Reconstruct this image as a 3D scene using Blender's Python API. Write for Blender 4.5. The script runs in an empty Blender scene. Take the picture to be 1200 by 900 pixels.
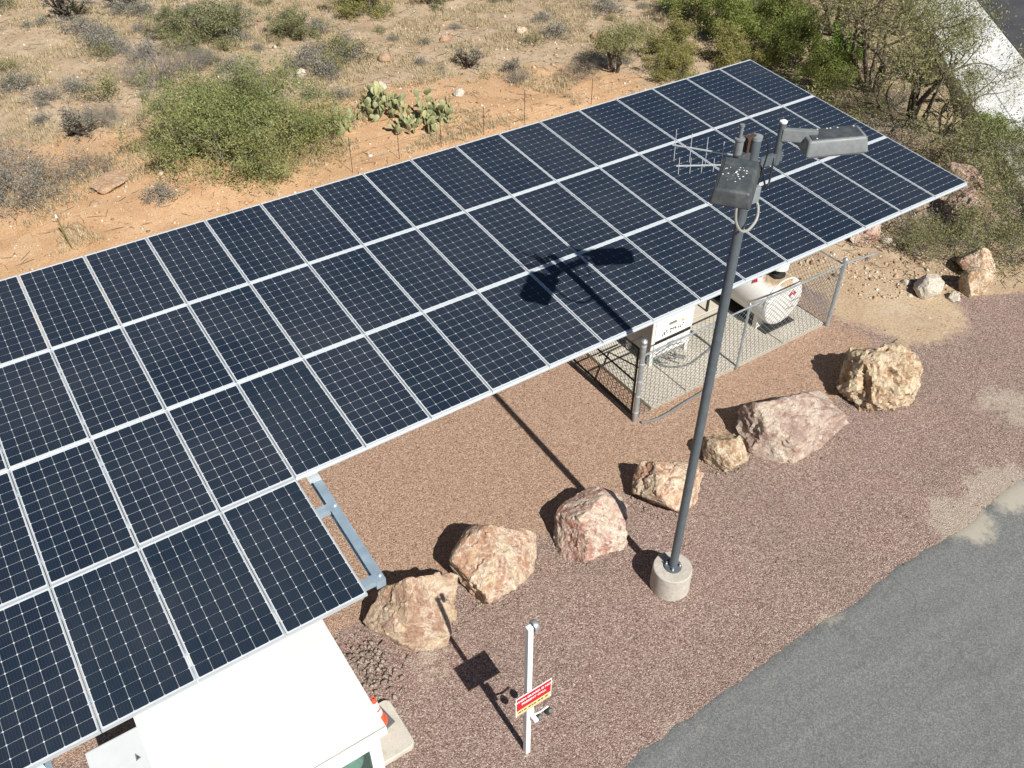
import bpy, bmesh, math, random
import numpy as np
from mathutils import Vector, Matrix, noise
R = math.radians
scene = bpy.context.scene
C = scene.collection

# ------------------------------------------------------------------ camera, sky, sun, exposure
cam_d = bpy.data.cameras.new('camera'); cam = bpy.data.objects.new('camera', cam_d); C.objects.link(cam)
right = Vector((0.830464, -0.557072, -0.000135)); down = Vector((-0.365098, -0.544092, -0.755425)); fwd = Vector((0.420753, 0.627403, -0.655235))
m = Matrix.Identity(4)
for i in range(3):
    m[i][0] = right[i]; m[i][1] = -down[i]; m[i][2] = -fwd[i]
m.translation = Vector((-0.0491, -14.1348, 12.8145))
cam.matrix_world = m
cam_d.sensor_width = 36; cam_d.lens = 36 * 1041.6 / 1200; cam_d.clip_end = 2000; cam_d.clip_start = 0.1
scene.camera = cam

SUN_EL, SHADOW_AZ = 43.7, 88.8                      # shadows fall towards this azimuth
world = bpy.data.worlds.new('World'); scene.world = world; world.use_nodes = True
wn = world.node_tree.nodes; wl = world.node_tree.links
sky = wn.new('ShaderNodeTexSky'); sky.sky_type = 'NISHITA'; sky.sun_disc = False
sky.sun_elevation = R(SUN_EL); sky.sun_rotation = R(180 - (90 - SHADOW_AZ)); sky.altitude = 900; sky.dust_density = .4; sky.air_density = .7
wl.new(sky.outputs[0], wn['Background'].inputs[0]); wn['Background'].inputs[1].default_value = 0.05
sd = bpy.data.lights.new('sun', 'SUN'); sun = bpy.data.objects.new('sun', sd); C.objects.link(sun)
sd.energy = 5.0; sd.angle = R(0.53); sd.color = (1.0, 0.955, 0.89)
ce, se = math.cos(R(SUN_EL)), math.sin(R(SUN_EL))
to_sun = Vector((-math.cos(R(SHADOW_AZ)) * ce, -math.sin(R(SHADOW_AZ)) * ce, se))
sun.rotation_euler = to_sun.to_track_quat('Z', 'Y').to_euler(); sun.location = (0, -30, 40)
vs = scene.view_settings; vs.view_transform = 'Standard'; vs.look = 'None'; vs.gamma = 1; vs.use_curve_mapping = False
vs.exposure = 0.38
scene.cycles.max_bounces = 6; scene.cycles.diffuse_bounces = 3; scene.cycles.glossy_bounces = 3; scene.cycles.transmission_bounces = 5

# ------------------------------------------------------------------ materials
class NT:
    def __init__(s, name):
        s.m = bpy.data.materials.new(name); s.m.use_nodes = True
        s.t = s.m.node_tree; s.b = s.t.nodes['Principled BSDF']
    def n(s, kind, **kw):
        nd = s.t.nodes.new('ShaderNode' + kind)
        for k, v in kw.items(): setattr(nd, k, v)
        return nd
    def l(s, a, b): s.t.links.new(a, b)
    def coord(s, world_space=False):
        if world_space: return s.n('NewGeometry').outputs['Position']
        return s.n('TexCoord').outputs['Object']
    def noise(s, co, scale, detail=4, rough=.6, dist=0):
        nd = s.n('TexNoise'); s.l(co, nd.inputs['Vector'])
        nd.inputs['Scale'].default_value = scale; nd.inputs['Detail'].default_value = detail
        nd.inputs['Roughness'].default_value = rough; nd.inputs['Distortion'].default_value = dist
        return nd.outputs['Fac']
    def vor(s, co, scale, feature='F1', out='Distance', rnd=1):
        nd = s.n('TexVoronoi', feature=feature); s.l(co, nd.inputs['Vector']); nd.inputs['Scale'].default_value = scale
        nd.inputs['Randomness'].default_value = rnd
        return nd.outputs[out]
    def ramp(s, fac, stops, interp='LINEAR'):
        nd = s.n('ValToRGB'); s.l(fac, nd.inputs[0]); cr = nd.color_ramp; cr.interpolation = interp
        while len(cr.elements) < len(stops): cr.elements.new(0.5)
        for e, (p, c) in zip(cr.elements, stops):
            e.position = p; e.color = (c, c, c, 1) if isinstance(c, (int, float)) else (*c, 1)
        return nd.outputs[0]
    def mix(s, fac, a, b, blend='MIX'):
        nd = s.n('Mix', data_type='RGBA', blend_type=blend)
        for i, v in ((0, fac), (6, a), (7, b)):
            if hasattr(v, 'links'): s.l(v, nd.inputs[i])
            elif i == 0: nd.inputs[0].default_value = v
            else: nd.inputs[i].default_value = (*v, 1) if len(v) == 3 else v
        return nd.outputs[2]
    def math(s, op, a, b=None, clamp=False):
        nd = s.n('Math', operation=op, use_clamp=clamp)
        for i, v in ((0, a), (1, b)):
            if v is None: continue
            if hasattr(v, 'links'): s.l(v, nd.inputs[i])
            else: nd.inputs[i].default_value = v
        return nd.outputs[0]
    def attr(s, name, out='Fac'):
        return s.n('Attribute', attribute_name=name).outputs[out]
    def bump(s, h, strength=.5, dist=.02, normal=None):
        nd = s.n('Bump'); s.l(h, nd.inputs['Height']); nd.inputs['Strength'].default_value = strength; nd.inputs['Distance'].default_value = dist
        if normal is not None: s.l(normal, nd.inputs['Normal'])
        s.l(nd.outputs[0], s.b.inputs['Normal']); return nd.outputs[0]
    def base(s, c, rough=.6, metal=0, spec=.5):
        if hasattr(c, 'links'): s.l(c, s.b.inputs['Base Color'])
        else: s.b.inputs['Base Color'].default_value = (*c, 1)
        if hasattr(rough, 'links'): s.l(rough, s.b.inputs['Roughness'])
        else: s.b.inputs['Roughness'].default_value = rough
        s.b.inputs['Metallic'].default_value = metal; s.b.inputs['Specular IOR Level'].default_value = spec
        return s.m

M = {}
def weathered(name, col, rough=.55, metal=0, var=.18, scale=6, spec=.5, dirt=None, dirt_amt=.35):
    t = NT(name); co = t.coord()
    f = t.noise(co, scale, 5, .65)
    a = tuple(c * (1 - var) for c in col); b = tuple(min(1, c * (1 + var)) for c in col)
    c = t.ramp(f, [(.3, a), (.7, b)])
    if dirt:
        g = t.ramp(t.noise(co, scale * .6, 6, .75), [(.5, 0.), (.72, 1.)])
        c = t.mix(t.math('MULTIPLY', g, dirt_amt), c, dirt)
    t.bump(t.noise(co, scale * 12, 3), .12, .004)
    M[name] = t.base(c, t.ramp(f, [(.3, max(0, rough - .1)), (.7, min(1, rough + .1))]), metal, spec)
weathered('galvanised', (.42, .47, .49), .42, .55, .15, 9, dirt=(.3, .3, .29))
weathered('galv_beam', (.50, .64, .74), .42, .6, .10, 5)  # blue in the base colour stands for sky mirrored in the steel
weathered('aluminium', (.60, .65, .68), .42, .35, .06, 3)
weathered('white_paint', (.80, .80, .78), .5, 0, .03, 2, dirt=(.55, .5, .42), dirt_amt=.12)
weathered('roof_white', (.755, .75, .715), .65, 0, .05, 1.3, dirt=(.48, .44, .36), dirt_amt=.35)
weathered('tank_white', (.80, .79, .74), .42, 0, .03, 3, dirt=(.5, .38, .24), dirt_amt=.3)
weathered('pole_grey', (.105, .125, .14), .5, .1, .12, 7)
weathered('lamp_grey', (.20, .22, .22), .55, .05, .15, 9, dirt=(.3, .3, .28))
weathered('lamp_dark', (.06, .07, .075), .5, 0, .2, 9, dirt=(.22, .22, .2))
weathered('dark_steel', (.035, .033, .03), .5, .3, .3, 8)
weathered('rust', (.07, .042, .03), .8, .1, .4, 14)
weathered('black_rubber', (.018, .018, .018), .6, 0, .2, 8)
weathered('grey_rubber', (.10, .11, .11), .65, 0, .2, 8)
weathered('cable_grey', (.16, .17, .17), .6, 0, .2, 8)
weathered('conduit', (.33, .33, .30), .5, 0, .12, 8)
weathered('orange', (.75, .11, .045), .45, 0, .08, 8)
weathered('reflective', (.85, .85, .83), .4, 0, .03, 8)
weathered('sign_red', (.55, .012, .03), .4, 0, .04, 4)
weathered('sign_yellow', (.80, .62, .22), .4, 0, .04, 4)
weathered('sign_white', (.82, .82, .80), .4, 0, .02, 4)
weathered('ink_dark', (.05, .045, .04), .5, 0, .1, 4)
weathered('placard_red', (.50, .03, .05), .45, 0, .15, 14)
weathered('pale_panel', (.60, .64, .66), .5, 0, .04, 2, dirt=(.45, .43, .38), dirt_amt=.15)
weathered('grey_panel', (.28, .27, .25), .5, 0, .12, 5)
weathered('side_shade', (.36, .33, .29), .55, 0, .12, 5)  # white cabinet's west side, its shade put into the colour
weathered('display_green', (.17, .20, .15), .3, 0, .1, 12)
weathered('amber', (.7, .35, .05), .4, 0, .1, 12)
weathered('door_green', (.10, .22, .17), .5, 0, .1, 3)
weathered('interior', (.16, .17, .16), .7, 0, .1, 3)
weathered('blue_item', (.04, .09, .22), .5, 0, .1, 3)

def cell_material():
    t = NT('solar_cell'); co = t.coord()
    sep = t.n('SeparateXYZ'); t.l(co, sep.inputs[0])
    f = t.noise(co, 2.2, 3); r = t.attr('rnd')
    c = t.mix(f, (.010, .0195, .034), (.014, .026, .043))
    c = t.mix(t.math('MULTIPLY', r, .5), c, (.011, .017, .034))
    ob = t.n('ObjectInfo').outputs['Random']
    c = t.mix(t.math('MULTIPLY', ob, .30), c, (.022, .030, .048))
    bus = t.math('GREATER_THAN', t.math('SINE', t.math('MULTIPLY', sep.outputs[0], 2 * math.pi / .0318)), .965)
    c = t.mix(t.math('MULTIPLY', bus, .16), c, (.16, .18, .2))
    wc = t.coord(True)
    dust = t.math('ADD', t.ramp(t.noise(wc, .45, 7, .72), [(.42, 0.), (.75, .07)]), t.ramp(t.noise(wc, 14, 3, .6), [(.70, 0.), (.76, .10)]))
    c = t.mix(dust, c, (.30, .28, .25))
    m_ = t.base(c, .32, 0, .35)
    t.b.inputs['Coat Weight'].default_value = .8; t.b.inputs['Coat Roughness'].default_value = .09; t.b.inputs['Coat IOR'].default_value = 1.36
    M['cell'] = m_
cell_material()
def backsheet_material():
    t = NT('panel_backsheet'); co = t.coord()
    f = t.noise(co, 5, 5, .7)
    M['backsheet'] = t.base(t.ramp(f, [(.35, (.58, .62, .65)), (.7, (.68, .71, .73))]), .35)
    t.b.inputs['Coat Weight'].default_value = .5; t.b.inputs['Coat Roughness'].default_value = .1
backsheet_material()

def concrete(name, a, b, scale=1.5, stain=(.30, .27, .22)):
    t = NT(name); co = t.coord()
    c = t.ramp(t.noise(co, scale, 8, .7), [(.3, a), (.7, b)])
    s_ = t.ramp(t.noise(co, scale * 2.3, 6, .75, .6), [(.52, 0.), (.75, .5)])
    c = t.mix(s_, c, stain)
    sp = t.ramp(t.noise(co, 60, 2), [(.35, .85), (.65, 1.08)])
    c = t.mix(1, c, sp, 'MULTIPLY')
    t.bump(t.noise(co, 45, 4), .25, .006)
    M[name] = t.base(c, .85, 0, .3)
concrete('concrete_pad', (.50, .46, .38), (.60, .56, .48), 1.2)
concrete('concrete_base', (.42, .38, .32), (.58, .55, .49), 3, (.16, .15, .14))
concrete('concrete_stoop', (.52, .49, .42), (.62, .59, .52), 2)
concrete('concrete_apron', (.62, .63, .62), (.78, .79, .78), .8, (.42, .42, .40))

def ground_material():
    t = NT('ground_soil_and_gravel'); co = t.coord(True)
    # gravel chips: two sizes of cells
    v1 = t.n('TexVoronoi', feature='F1'); t.l(co, v1.inputs['Vector']); v1.inputs['Scale'].default_value = 52
    v2 = t.n('TexVoronoi', feature='F1'); t.l(co, v2.inputs['Vector']); v2.inputs['Scale'].default_value = 92
    s1 = t.n('SeparateColor'); t.l(v1.outputs['Color'], s1.inputs[0])
    s2 = t.n('SeparateColor'); t.l(v2.outputs['Color'], s2.inputs[0])
    chip = t.math('ADD', t.math('MULTIPLY', s1.outputs[0], .55), t.math('MULTIPLY', s2.outputs[0], .45))
    pink = t.ramp(chip, [(.10, (.095, .062, .052)), (.30, (.225, .147, .122)), (.50, (.32, .222, .187)), (.70, (.41, .305, .26)), (.94, (.70, .61, .53))])
    tan = t.ramp(chip, [(.10, (.13, .078, .052)), (.30, (.295, .187, .128)), (.50, (.41, .275, .195)), (.70, (.49, .345, .255)), (.95, (.68, .53, .41))])
    big = t.noise(co, .55, 5, .6)
    pink = t.mix(t.ramp(big, [(.42, 0.), (.66, .65)]), pink, t.ramp(chip, [(.15, (.12, .085, .068)), (.5, (.27, .20, .16)), (.9, (.50, .42, .35))]))
    pink = t.mix(t.ramp(t.noise(co, .9, 3), [(.55, 0.), (.75, .5)]), pink, t.ramp(chip, [(.15, (.17, .095, .08)), (.5, (.35, .215, .18)), (.9, (.58, .46, .40))]))
    nz = t.noise(co, 1.7, 6, .75)
    def mask(nm, w=.5):
        a = t.attr(nm); v = t.math('ADD', a, t.math('MULTIPLY', t.math('SUBTRACT', nz, .5), w * 2))
        return t.ramp(v, [(.40, 0.), (.60, 1.)])
    c = t.mix(mask('tan', .7), pink, tan)
    # desert soil
    sn = t.noise(co, .8, 8, .72); fine = t.noise(co, 22, 5, .75)
    soil = t.ramp(sn, [(.30, (.36, .25, .155)), (.48, (.47, .355, .235)), (.66, (.53, .42, .29)), (.8, (.40, .315, .22))])
    orange = t.ramp(sn, [(.3, (.46, .27, .14)), (.55, (.58, .375, .215)), (.8, (.64, .47, .30))])
    soil = t.mix(mask('orange', .6), soil, orange)
    soil = t.mix(1, soil, t.ramp(fine, [(.25, .42), (.5, 1.), (.8, 1.4)]), 'MULTIPLY')
    litter = t.math('MULTIPLY', t.ramp(t.noise(co, 3.2, 8, .8), [(.50, 0.), (.62, 1.)]), t.attr('litter'))
    soil = t.mix(t.math('MULTIPLY', litter, .9), soil, t.ramp(fine, [(.3, (.10, .08, .065)), (.7, (.30, .25, .20))]))
    gr = t.math('MULTIPLY', t.ramp(t.noise(co, 1.1, 6, .7), [(.52, 0.), (.66, 1.)]), t.attr('litter'))
    soil = t.mix(t.math('MULTIPLY', gr, .55), soil, t.ramp(fine, [(.3, (.24, .19, .11)), (.7, (.47, .41, .27))]))
    ms = mask('soil', .35)
    c = t.mix(ms, c, soil)
    dust = t.mix(t.math('MULTIPLY', chip, .9), (.34, .27, .20), (.70, .63, .52))
    c = t.mix(t.math('MULTIPLY', mask('dust', 1.1), .62), c, dust)
    h = t.math('ADD', t.math('MULTIPLY', v1.outputs['Distance'], -1), t.math('MULTIPLY', v2.outputs['Distance'], -.6))
    hs = t.math('MULTIPLY', fine, 1.2)
    nd = t.n('Mix', data_type='FLOAT'); t.l(ms, nd.inputs[0]); t.l(h, nd.inputs[2]); t.l(hs, nd.inputs[3])
    t.bump(nd.outputs[0], .8, .018)
    M['ground'] = t.base(c, .95, 0, .15)
ground_material()
def road_material():
    t = NT('asphalt'); co = t.coord(True)
    mp = t.n('Mapping'); t.l(co, mp.inputs[0]); mp.inputs['Scale'].default_value = (.25, 1.6, 1)
    st = t.noise(mp.outputs[0], 1.5, 7, .7)
    c = t.ramp(st, [(.3, (.150, .157, .153)), (.6, (.185, .190, .184)), (.8, (.215, .215, .205))])
    ch = t.vor(co, 55, out='Color'); s_ = t.n('SeparateColor'); t.l(ch, s_.inputs[0])
    c = t.mix(1, c, t.ramp(s_.outputs[0], [(0., .72), (.6, 1.), (1., 1.35)]), 'MULTIPLY')
    dst = t.attr('dust'); nz = t.noise(co, 2.2, 8, .8)
    dm = t.ramp(t.math('ADD', dst, t.math('MULTIPLY', t.math('SUBTRACT', nz, .5), 1.3)), [(.42, 0.), (.68, 1.)])
    c = t.mix(t.math('MULTIPLY', dm, .7), c, (.50, .45, .36))
    wv = t.n('TexNoise'); t.l(co, wv.inputs['Vector']); wv.inputs['Scale'].default_value = 1.4; wv.inputs['Detail'].default_value = 5
    wa = t.n('VectorMath', operation='MULTIPLY_ADD'); t.l(wv.outputs['Color'], wa.inputs[0]); wa.inputs[1].default_value = (.9, .9, .9); t.l(co, wa.inputs[2])
    cr = t.ramp(t.vor(wa.outputs[0], .26, 'DISTANCE_TO_EDGE'), [(0., .35), (.005, 0.)])
    c = t.mix(t.math('MULTIPLY', cr, t.ramp(t.noise(co, .5, 2), [(.45, 0.), (.55, 1.)])), c, (.06, .06, .06))
    oil = t.ramp(t.noise(co, .9, 5, .6), [(.60, 0.), (.72, .35)])
    c = t.mix(oil, c, (.07, .07, .07))
    t.bump(t.noise(co, 70, 4), .35, .006)
    M['asphalt'] = t.base(c, .9, 0, .25)
    t2 = NT('asphalt_far'); co = t2.coord(True)
    t2.bump(t2.noise(co, 60, 3), .3, .006)
    M['asphalt_far'] = t2.base(t2.ramp(t2.noise(co, .8, 6), [(.3, (.05, .052, .058)), (.7, (.085, .086, .09))]), .9, 0, .2)
road_material()

def rock_material(name, cols, vein=(.70, .64, .55), dark=(.13, .085, .07), seed=0., scale=1.6, vein_amt=.7):
    t = NT(name); co = t.coord()
    ad = t.n('VectorMath', operation='ADD'); t.l(co, ad.inputs[0]); ad.inputs[1].default_value = (seed, seed * 1.7, -seed)
    co = ad.outputs[0]
    f = t.noise(co, scale, 8, .68, .3)
    n = len(cols)
    c = t.ramp(f, [(.25 + .5 * i / (n - 1), cl) for i, cl in enumerate(cols)])
    v = t.ramp(t.noise(co, scale * 1.7, 7, .65, .6), [(.46, 0.), (.50, vein_amt), (.545, 0.)])
    c = t.mix(v, c, vein)
    w = t.ramp(t.noise(co, scale * 2.6, 8, .78, .25), [(.56, 0.), (.62, .8)])
    c = t.mix(w, c, vein)
    d = t.ramp(t.noise(co, scale * 4.5, 8, .8, .5), [(.585, 0.), (.66, .85)])
    c = t.mix(d, c, dark)
    c = t.mix(1, c, t.ramp(t.noise(co, 24, 6, .8), [(.3, .62), (.5, 1.), (.7, 1.25)]), 'MULTIPLY')
    b1 = t.math('ADD', t.noise(co, 7, 9, .72, .8), t.math('MULTIPLY', t.noise(co, 26, 5, .7), .3))
    t.bump(b1, 1.0, .075)
    M[name] = t.base(c, .85, 0, .25)
rock_material('rock_pink', [(.30, .13, .10), (.55, .40, .30), (.40, .19, .15), (.66, .54, .42), (.44, .25, .20), (.58, .42, .24)], seed=1., vein=(.78, .70, .60), scale=1.5)
rock_material('rock_olive', [(.36, .19, .14), (.52, .38, .24), (.38, .23, .17), (.58, .45, .30), (.44, .25, .20), (.66, .48, .37)], seed=5., vein=(.72, .60, .47), scale=1.3)
rock_material('rock_orange', [(.36, .18, .10), (.62, .46, .30), (.44, .24, .16), (.68, .54, .38), (.48, .27, .17), (.60, .43, .24)], seed=9., vein=(.78, .69, .56), scale=1.5)
rock_material('rock_yellow', [(.26, .14, .08), (.54, .39, .22), (.40, .24, .14), (.66, .53, .35), (.42, .25, .16), (.66, .56, .40)], seed=13., vein=(.76, .69, .54), scale=2.2)
rock_material('rock_mauve', [(.30, .17, .14), (.54, .42, .33), (.38, .25, .21), (.64, .54, .43), (.42, .27, .21), (.60, .46, .32)], seed=17., vein=(.72, .65, .56), scale=1.2, vein_amt=.3)
rock_material('rock_desert', [(.34, .19, .11), (.44, .26, .15), (.48, .32, .20), (.36, .21, .13)], seed=21., vein_amt=.3)
rock_material('rock_white', [(.44, .37, .28), (.58, .51, .40), (.66, .60, .50), (.44, .34, .24)], seed=25.)
rock_material('rock_red', [(.26, .12, .09), (.38, .20, .15), (.45, .30, .22), (.30, .15, .11)], seed=29., scale=2.4)

def leaf_material(name, cols, rough=.6, trans=.25):
    t = NT(name); r = t.attr('rnd')
    n = len(cols)
    c = t.ramp(r, [(i / (n - 1), cl) for i, cl in enumerate(cols)])
    m_ = t.base(c, rough, 0, .25)
    tr = t.n('BsdfTranslucent'); t.l(c, tr.inputs[0]); mx = t.n('MixShader'); mx.inputs[0].default_value = trans
    out = t.t.nodes['Material Output']
    t.l(t.b.outputs[0], mx.inputs[1]); t.l(tr.outputs[0], mx.inputs[2]); t.l(mx.outputs[0], out.inputs[0])
    M[name] = m_
leaf_material('leaf_creosote', [(.135, .165, .055), (.21, .245, .085), (.295, .32, .125), (.40, .40, .20)])
leaf_material('leaf_green', [(.13, .145, .065), (.20, .215, .10), (.27, .275, .14), (.34, .33, .21)])
leaf_material('leaf_lush', [(.14, .185, .045), (.205, .255, .065), (.28, .32, .09), (.35, .36, .14)], trans=.35)
leaf_material('leaf_mesquite', [(.15, .16, .065), (.225, .235, .095), (.30, .30, .13), (.38, .36, .20)])
leaf_material('leaf_yellow', [(.17, .17, .055), (.25, .245, .08), (.33, .30, .11), (.28, .29, .10)])
leaf_material('leaf_grey', [(.19, .18, .14), (.27, .26, .21), (.35, .33, .275), (.24, .255, .17)])
leaf_material('leaf_bright', [(.11, .19, .03), (.17, .27, .05), (.23, .33, .08), (.27, .32, .11)])
leaf_material('dry_grass', [(.34, .27, .15), (.46, .38, .23), (.56, .48, .32), (.40, .33, .22)], trans=.2)
def bark_material(name, a, b):
    t = NT(name); r = t.attr('rnd'); co = t.coord()
    c = t.mix(t.noise(co, 14, 4), a, b)
    M[name] = t.base(t.mix(t.math('MULTIPLY', r, .4), c, tuple(x * 1.5 for x in b)), .9, 0, .2)
bark_material('bark_dark', (.05, .04, .033), (.10, .082, .068))
bark_material('bark_grey', (.15, .138, .128), (.27, .25, .235))
bark_material('bark_brown', (.09, .068, .052), (.17, .135, .105))
def stone_mix(name, stops):
    t = NT(name); t_c = t.ramp(t.attr('rnd'), stops); co = t.coord(True)
    t_c = t.mix(1, t_c, t.ramp(t.noise(co, 40, 3), [(.3, .8), (.7, 1.15)]), 'MULTIPLY')
    M[name] = t.base(t_c, .9, 0, .2)
stone_mix('gravel_chips', [(0, (.10, .06, .05)), (.4, (.22, .14, .115)), (.75, (.32, .23, .19)), (.95, (.45, .37, .31)), (1, (.62, .55, .48))])
stone_mix('desert_pebbles', [(0, (.26, .16, .10)), (.35, (.42, .28, .17)), (.65, (.50, .38, .26)), (.85, (.58, .50, .40)), (1, (.74, .70, .62))])
stone_mix('rubble_stones', [(0, (.17, .13, .11)), (.4, (.26, .21, .175)), (.7, (.33, .26, .21)), (1, (.38, .34, .30))])
def pad_material():
    t = NT('cactus_pad'); co = t.coord(); oi = t.n('ObjectInfo').outputs['Random']
    c = t.ramp(oi, [(0, (.16, .185, .085)), (.4, (.24, .265, .13)), (.75, (.33, .34, .175)), (1, (.42, .40, .19))])
    c = t.mix(t.ramp(t.noise(co, 9, 4), [(.45, 0.), (.75, .45)]), c, (.34, .33, .19))
    sp = t.ramp(t.vor(co, 22), [(.08, .6), (.16, 0.)])
    c = t.mix(sp, c, (.45, .42, .3))
    M['cactus_pad'] = t.base(c, .5, 0, .35)
pad_material()
def glass_material():
    t = NT('window_glass'); m_ = t.base((.55, .80, .70), .03, 0, .5); t.b.inputs['Transmission Weight'].default_value = .92; t.b.inputs['IOR'].default_value = 1.1
    M['glass'] = m_
glass_material()

# ------------------------------------------------------------------ mesh helpers
def tag(o, label=None, cat=None, group=None, kind=None):
    for k, v in (('label', label), ('category', cat), ('group', group), ('kind', kind)):
        if v: o[k] = v
    return o
def link(name, me, mat, parent=None):
    o = bpy.data.objects.new(name, me); C.objects.link(o)
    if mat is not None and me is not None and not me.materials: me.materials.append(M[mat])
    if parent is not None: o.parent = parent
    return o
def empty(name, loc, label, cat, group=None, rz=0):
    o = bpy.data.objects.new(name, None); C.objects.link(o); o.location = loc; o.rotation_euler = (0, 0, rz); o.empty_display_size = .2
    return tag(o, label, cat, group)
class MB:
    def __init__(s): s.v = []; s.f = []
    def add(s, vs, fs, mat=None):
        k = len(s.v); s.v += [tuple(mat @ Vector(p)) if mat else tuple(p) for p in vs]; s.f += [tuple(i + k for i in f) for f in fs]; return s
    def box(s, x0, x1, y0, y1, z0, z1, mat=None):
        vs = [(x, y, z) for z in (z0, z1) for y in (y0, y1) for x in (x0, x1)]
        return s.add(vs, [(0, 2, 3, 1), (4, 5, 7, 6), (0, 1, 5, 4), (2, 6, 7, 3), (0, 4, 6, 2), (1, 3, 7, 5)], mat)
    def bbox(s, x0, x1, y0, y1, z0, z1, b=.01, mat=None):      # chamfered box
        bm = bmesh.new(); bmesh.ops.create_cube(bm, size=1)
        for v in bm.verts: v.co = ((x0 + x1) / 2 + v.co.x * (x1 - x0), (y0 + y1) / 2 + v.co.y * (y1 - y0), (z0 + z1) / 2 + v.co.z * (z1 - z0))
        bmesh.ops.bevel(bm, geom=bm.edges[:], offset=b, segments=2, affect='EDGES', profile=.6)
        bm.verts.index_update()
        s.add([v.co.copy() for v in bm.verts], [tuple(v.index for v in f.verts) for f in bm.faces], mat); bm.free(); return s
    def lathe(s, prof, n=24, mat=None, cap=True):               # prof: (r, z)
        vs = [(r * math.cos(2 * math.pi * i / n), r * math.sin(2 * math.pi * i / n), z) for r, z in prof for i in range(n)]
        fs = [(j * n + i, j * n + (i + 1) % n, (j + 1) * n + (i + 1) % n, (j + 1) * n + i) for j in range(len(prof) - 1) for i in range(n)]
        if cap: fs += [tuple(range(n - 1, -1, -1)), tuple((len(prof) - 1) * n + i for i in range(n))]
        return s.add(vs, fs, mat)
    def tube(s, pts, r, n=8, closed=False):
        pts = [Vector(p) for p in pts]; rs = r if isinstance(r, (list, tuple)) else [r] * len(pts)
        vs = []; prev = None
        for i, p in enumerate(pts):
            a = pts[max(0, i - 1)]; b = pts[min(len(pts) - 1, i + 1)]
            if closed: a = pts[i - 1]; b = pts[(i + 1) % len(pts)]
            d = (b - a).normalized()
            if prev is None: prev = Vector((0, 0, 1)) if abs(d.z) < .9 else Vector((1, 0, 0))
            u = (prev - d * prev.dot(d)).normalized(); w = d.cross(u); prev = u
            for k in range(n):
                t_ = 2 * math.pi * k / n; vs.append(p + (u * math.cos(t_) + w * math.sin(t_)) * rs[i])
        L = len(pts); fs = []
        for i in range(L if closed else L - 1):
            j = (i + 1) % L
            fs += [(i * n + k, i * n + (k + 1) % n, j * n + (k + 1) % n, j * n + k) for k in range(n)]
        if not closed: fs += [tuple(range(n - 1, -1, -1)), tuple((L - 1) * n + k for k in range(n))]
        return s.add(vs, fs)
    def mesh(s, name, smooth=False):
        me = bpy.data.meshes.new(name); me.from_pydata(s.v, [], s.f); me.update()
        if smooth:
            for p in me.polygons: p.use_smooth = True
            try: me.set_sharp_from_angle(angle=R(38))
            except Exception: pass
        return me
    def build(s, name, mat, parent=None, smooth=False): return link(name, s.mesh(name, smooth), mat, parent)
def np_mesh(name, v, f, rnd=None):
    v = np.asarray(v, np.float32); f = np.asarray(f, np.int32); k = f.shape[1]
    me = bpy.data.meshes.new(name); me.vertices.add(len(v)); me.vertices.foreach_set('co', v.ravel())
    me.loops.add(f.size); me.loops.foreach_set('vertex_index', f.ravel())
    me.polygons.add(len(f)); me.polygons.foreach_set('loop_start', np.arange(0, f.size, k, dtype=np.int32)); me.polygons.foreach_set('loop_total', np.full(len(f), k, np.int32))
    if rnd is not None:
        a = me.attributes.new('rnd', 'FLOAT', 'FACE'); a.data.foreach_set('value', np.asarray(rnd, np.float32))
    me.update(calc_edges=True); return me
def fbm(p, oct=4, s=1.0):
    return noise.fractal(Vector(p) * s, 1.0, 2.0, oct, noise_basis='PERLIN_ORIGINAL')
def smooth01(a, b, x):
    t = np.clip((x - a) / (b - a), 0, 1); return t * t * (3 - 2 * t)

# ------------------------------------------------------------------ the ground, one sheet
def ground_axis(lo, hi, step, far):
    c = list(np.arange(lo, hi + 1e-6, step)); a = []; d = step * 2; x = lo
    while x > -far: x -= d; a.append(x); d *= 1.6
    b = []; d = step * 2; x = c[-1]
    while x < far: x += d; b.append(x); d *= 1.6
    return np.array(a[::-1] + c + b)
def ground_masks(X, Y):
    edge = -3.9 - (X - 17.3) * .62                                   # gravel yard ends along this slanting line in the east
    east = smooth01(-.6, .5, Y - edge) * smooth01(15.8, 17.0, X)
    north = smooth01(.0, 2.0, Y)
    soil = np.maximum(east, north)
    tan = smooth01(-6.5, -5.2, Y + .06 * (X - 8)) * smooth01(17.5, 14.5, X) * smooth01(-4., -1., X + 3)
    blob = lambda x, y, r: np.exp(-(((X - x) ** 2 + (Y - y) ** 2) / (r * r)))
    soil = np.maximum(soil, np.maximum(blob(17.7, -5.0, 1.5), blob(16.9, -4.2, 1.0)) * 1.0)
    orange = np.clip(smooth01(17.5, 12.5, Y + .22 * (X - 10)) * smooth01(25, 18, X) * smooth01(4, 7, Y), 0, 1)
    litter = np.clip(smooth01(11.5, 16.5, Y + .2 * (X - 10)) * .9 + smooth01(18.5, 21, X) * smooth01(-7, -3, Y) * .8, 0, 1)
    dust = np.maximum.reduce([blob(16.7, -8.5, .8) * .8, blob(13.0, -9.75, .75) * .95, blob(14.4, -9.7, .8), blob(9.3, -9.85, .5) * .55, blob(6.0, -10.0, .5) * .4, blob(17.3, -4.9, .8) * .5, blob(3.2, -6.9, .45) * .7])
    return soil, tan, orange, litter, dust
def ground_height(X, Y):
    soil, *_ = ground_masks(X, Y)
    return soil
xs = ground_axis(-6, 46, .25, 500); ys = ground_axis(-15, 38, .25, 500)
GX, GY = np.meshgrid(xs, ys)
soil, tan, orange, litter, dust = ground_masks(GX, GY)
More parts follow.
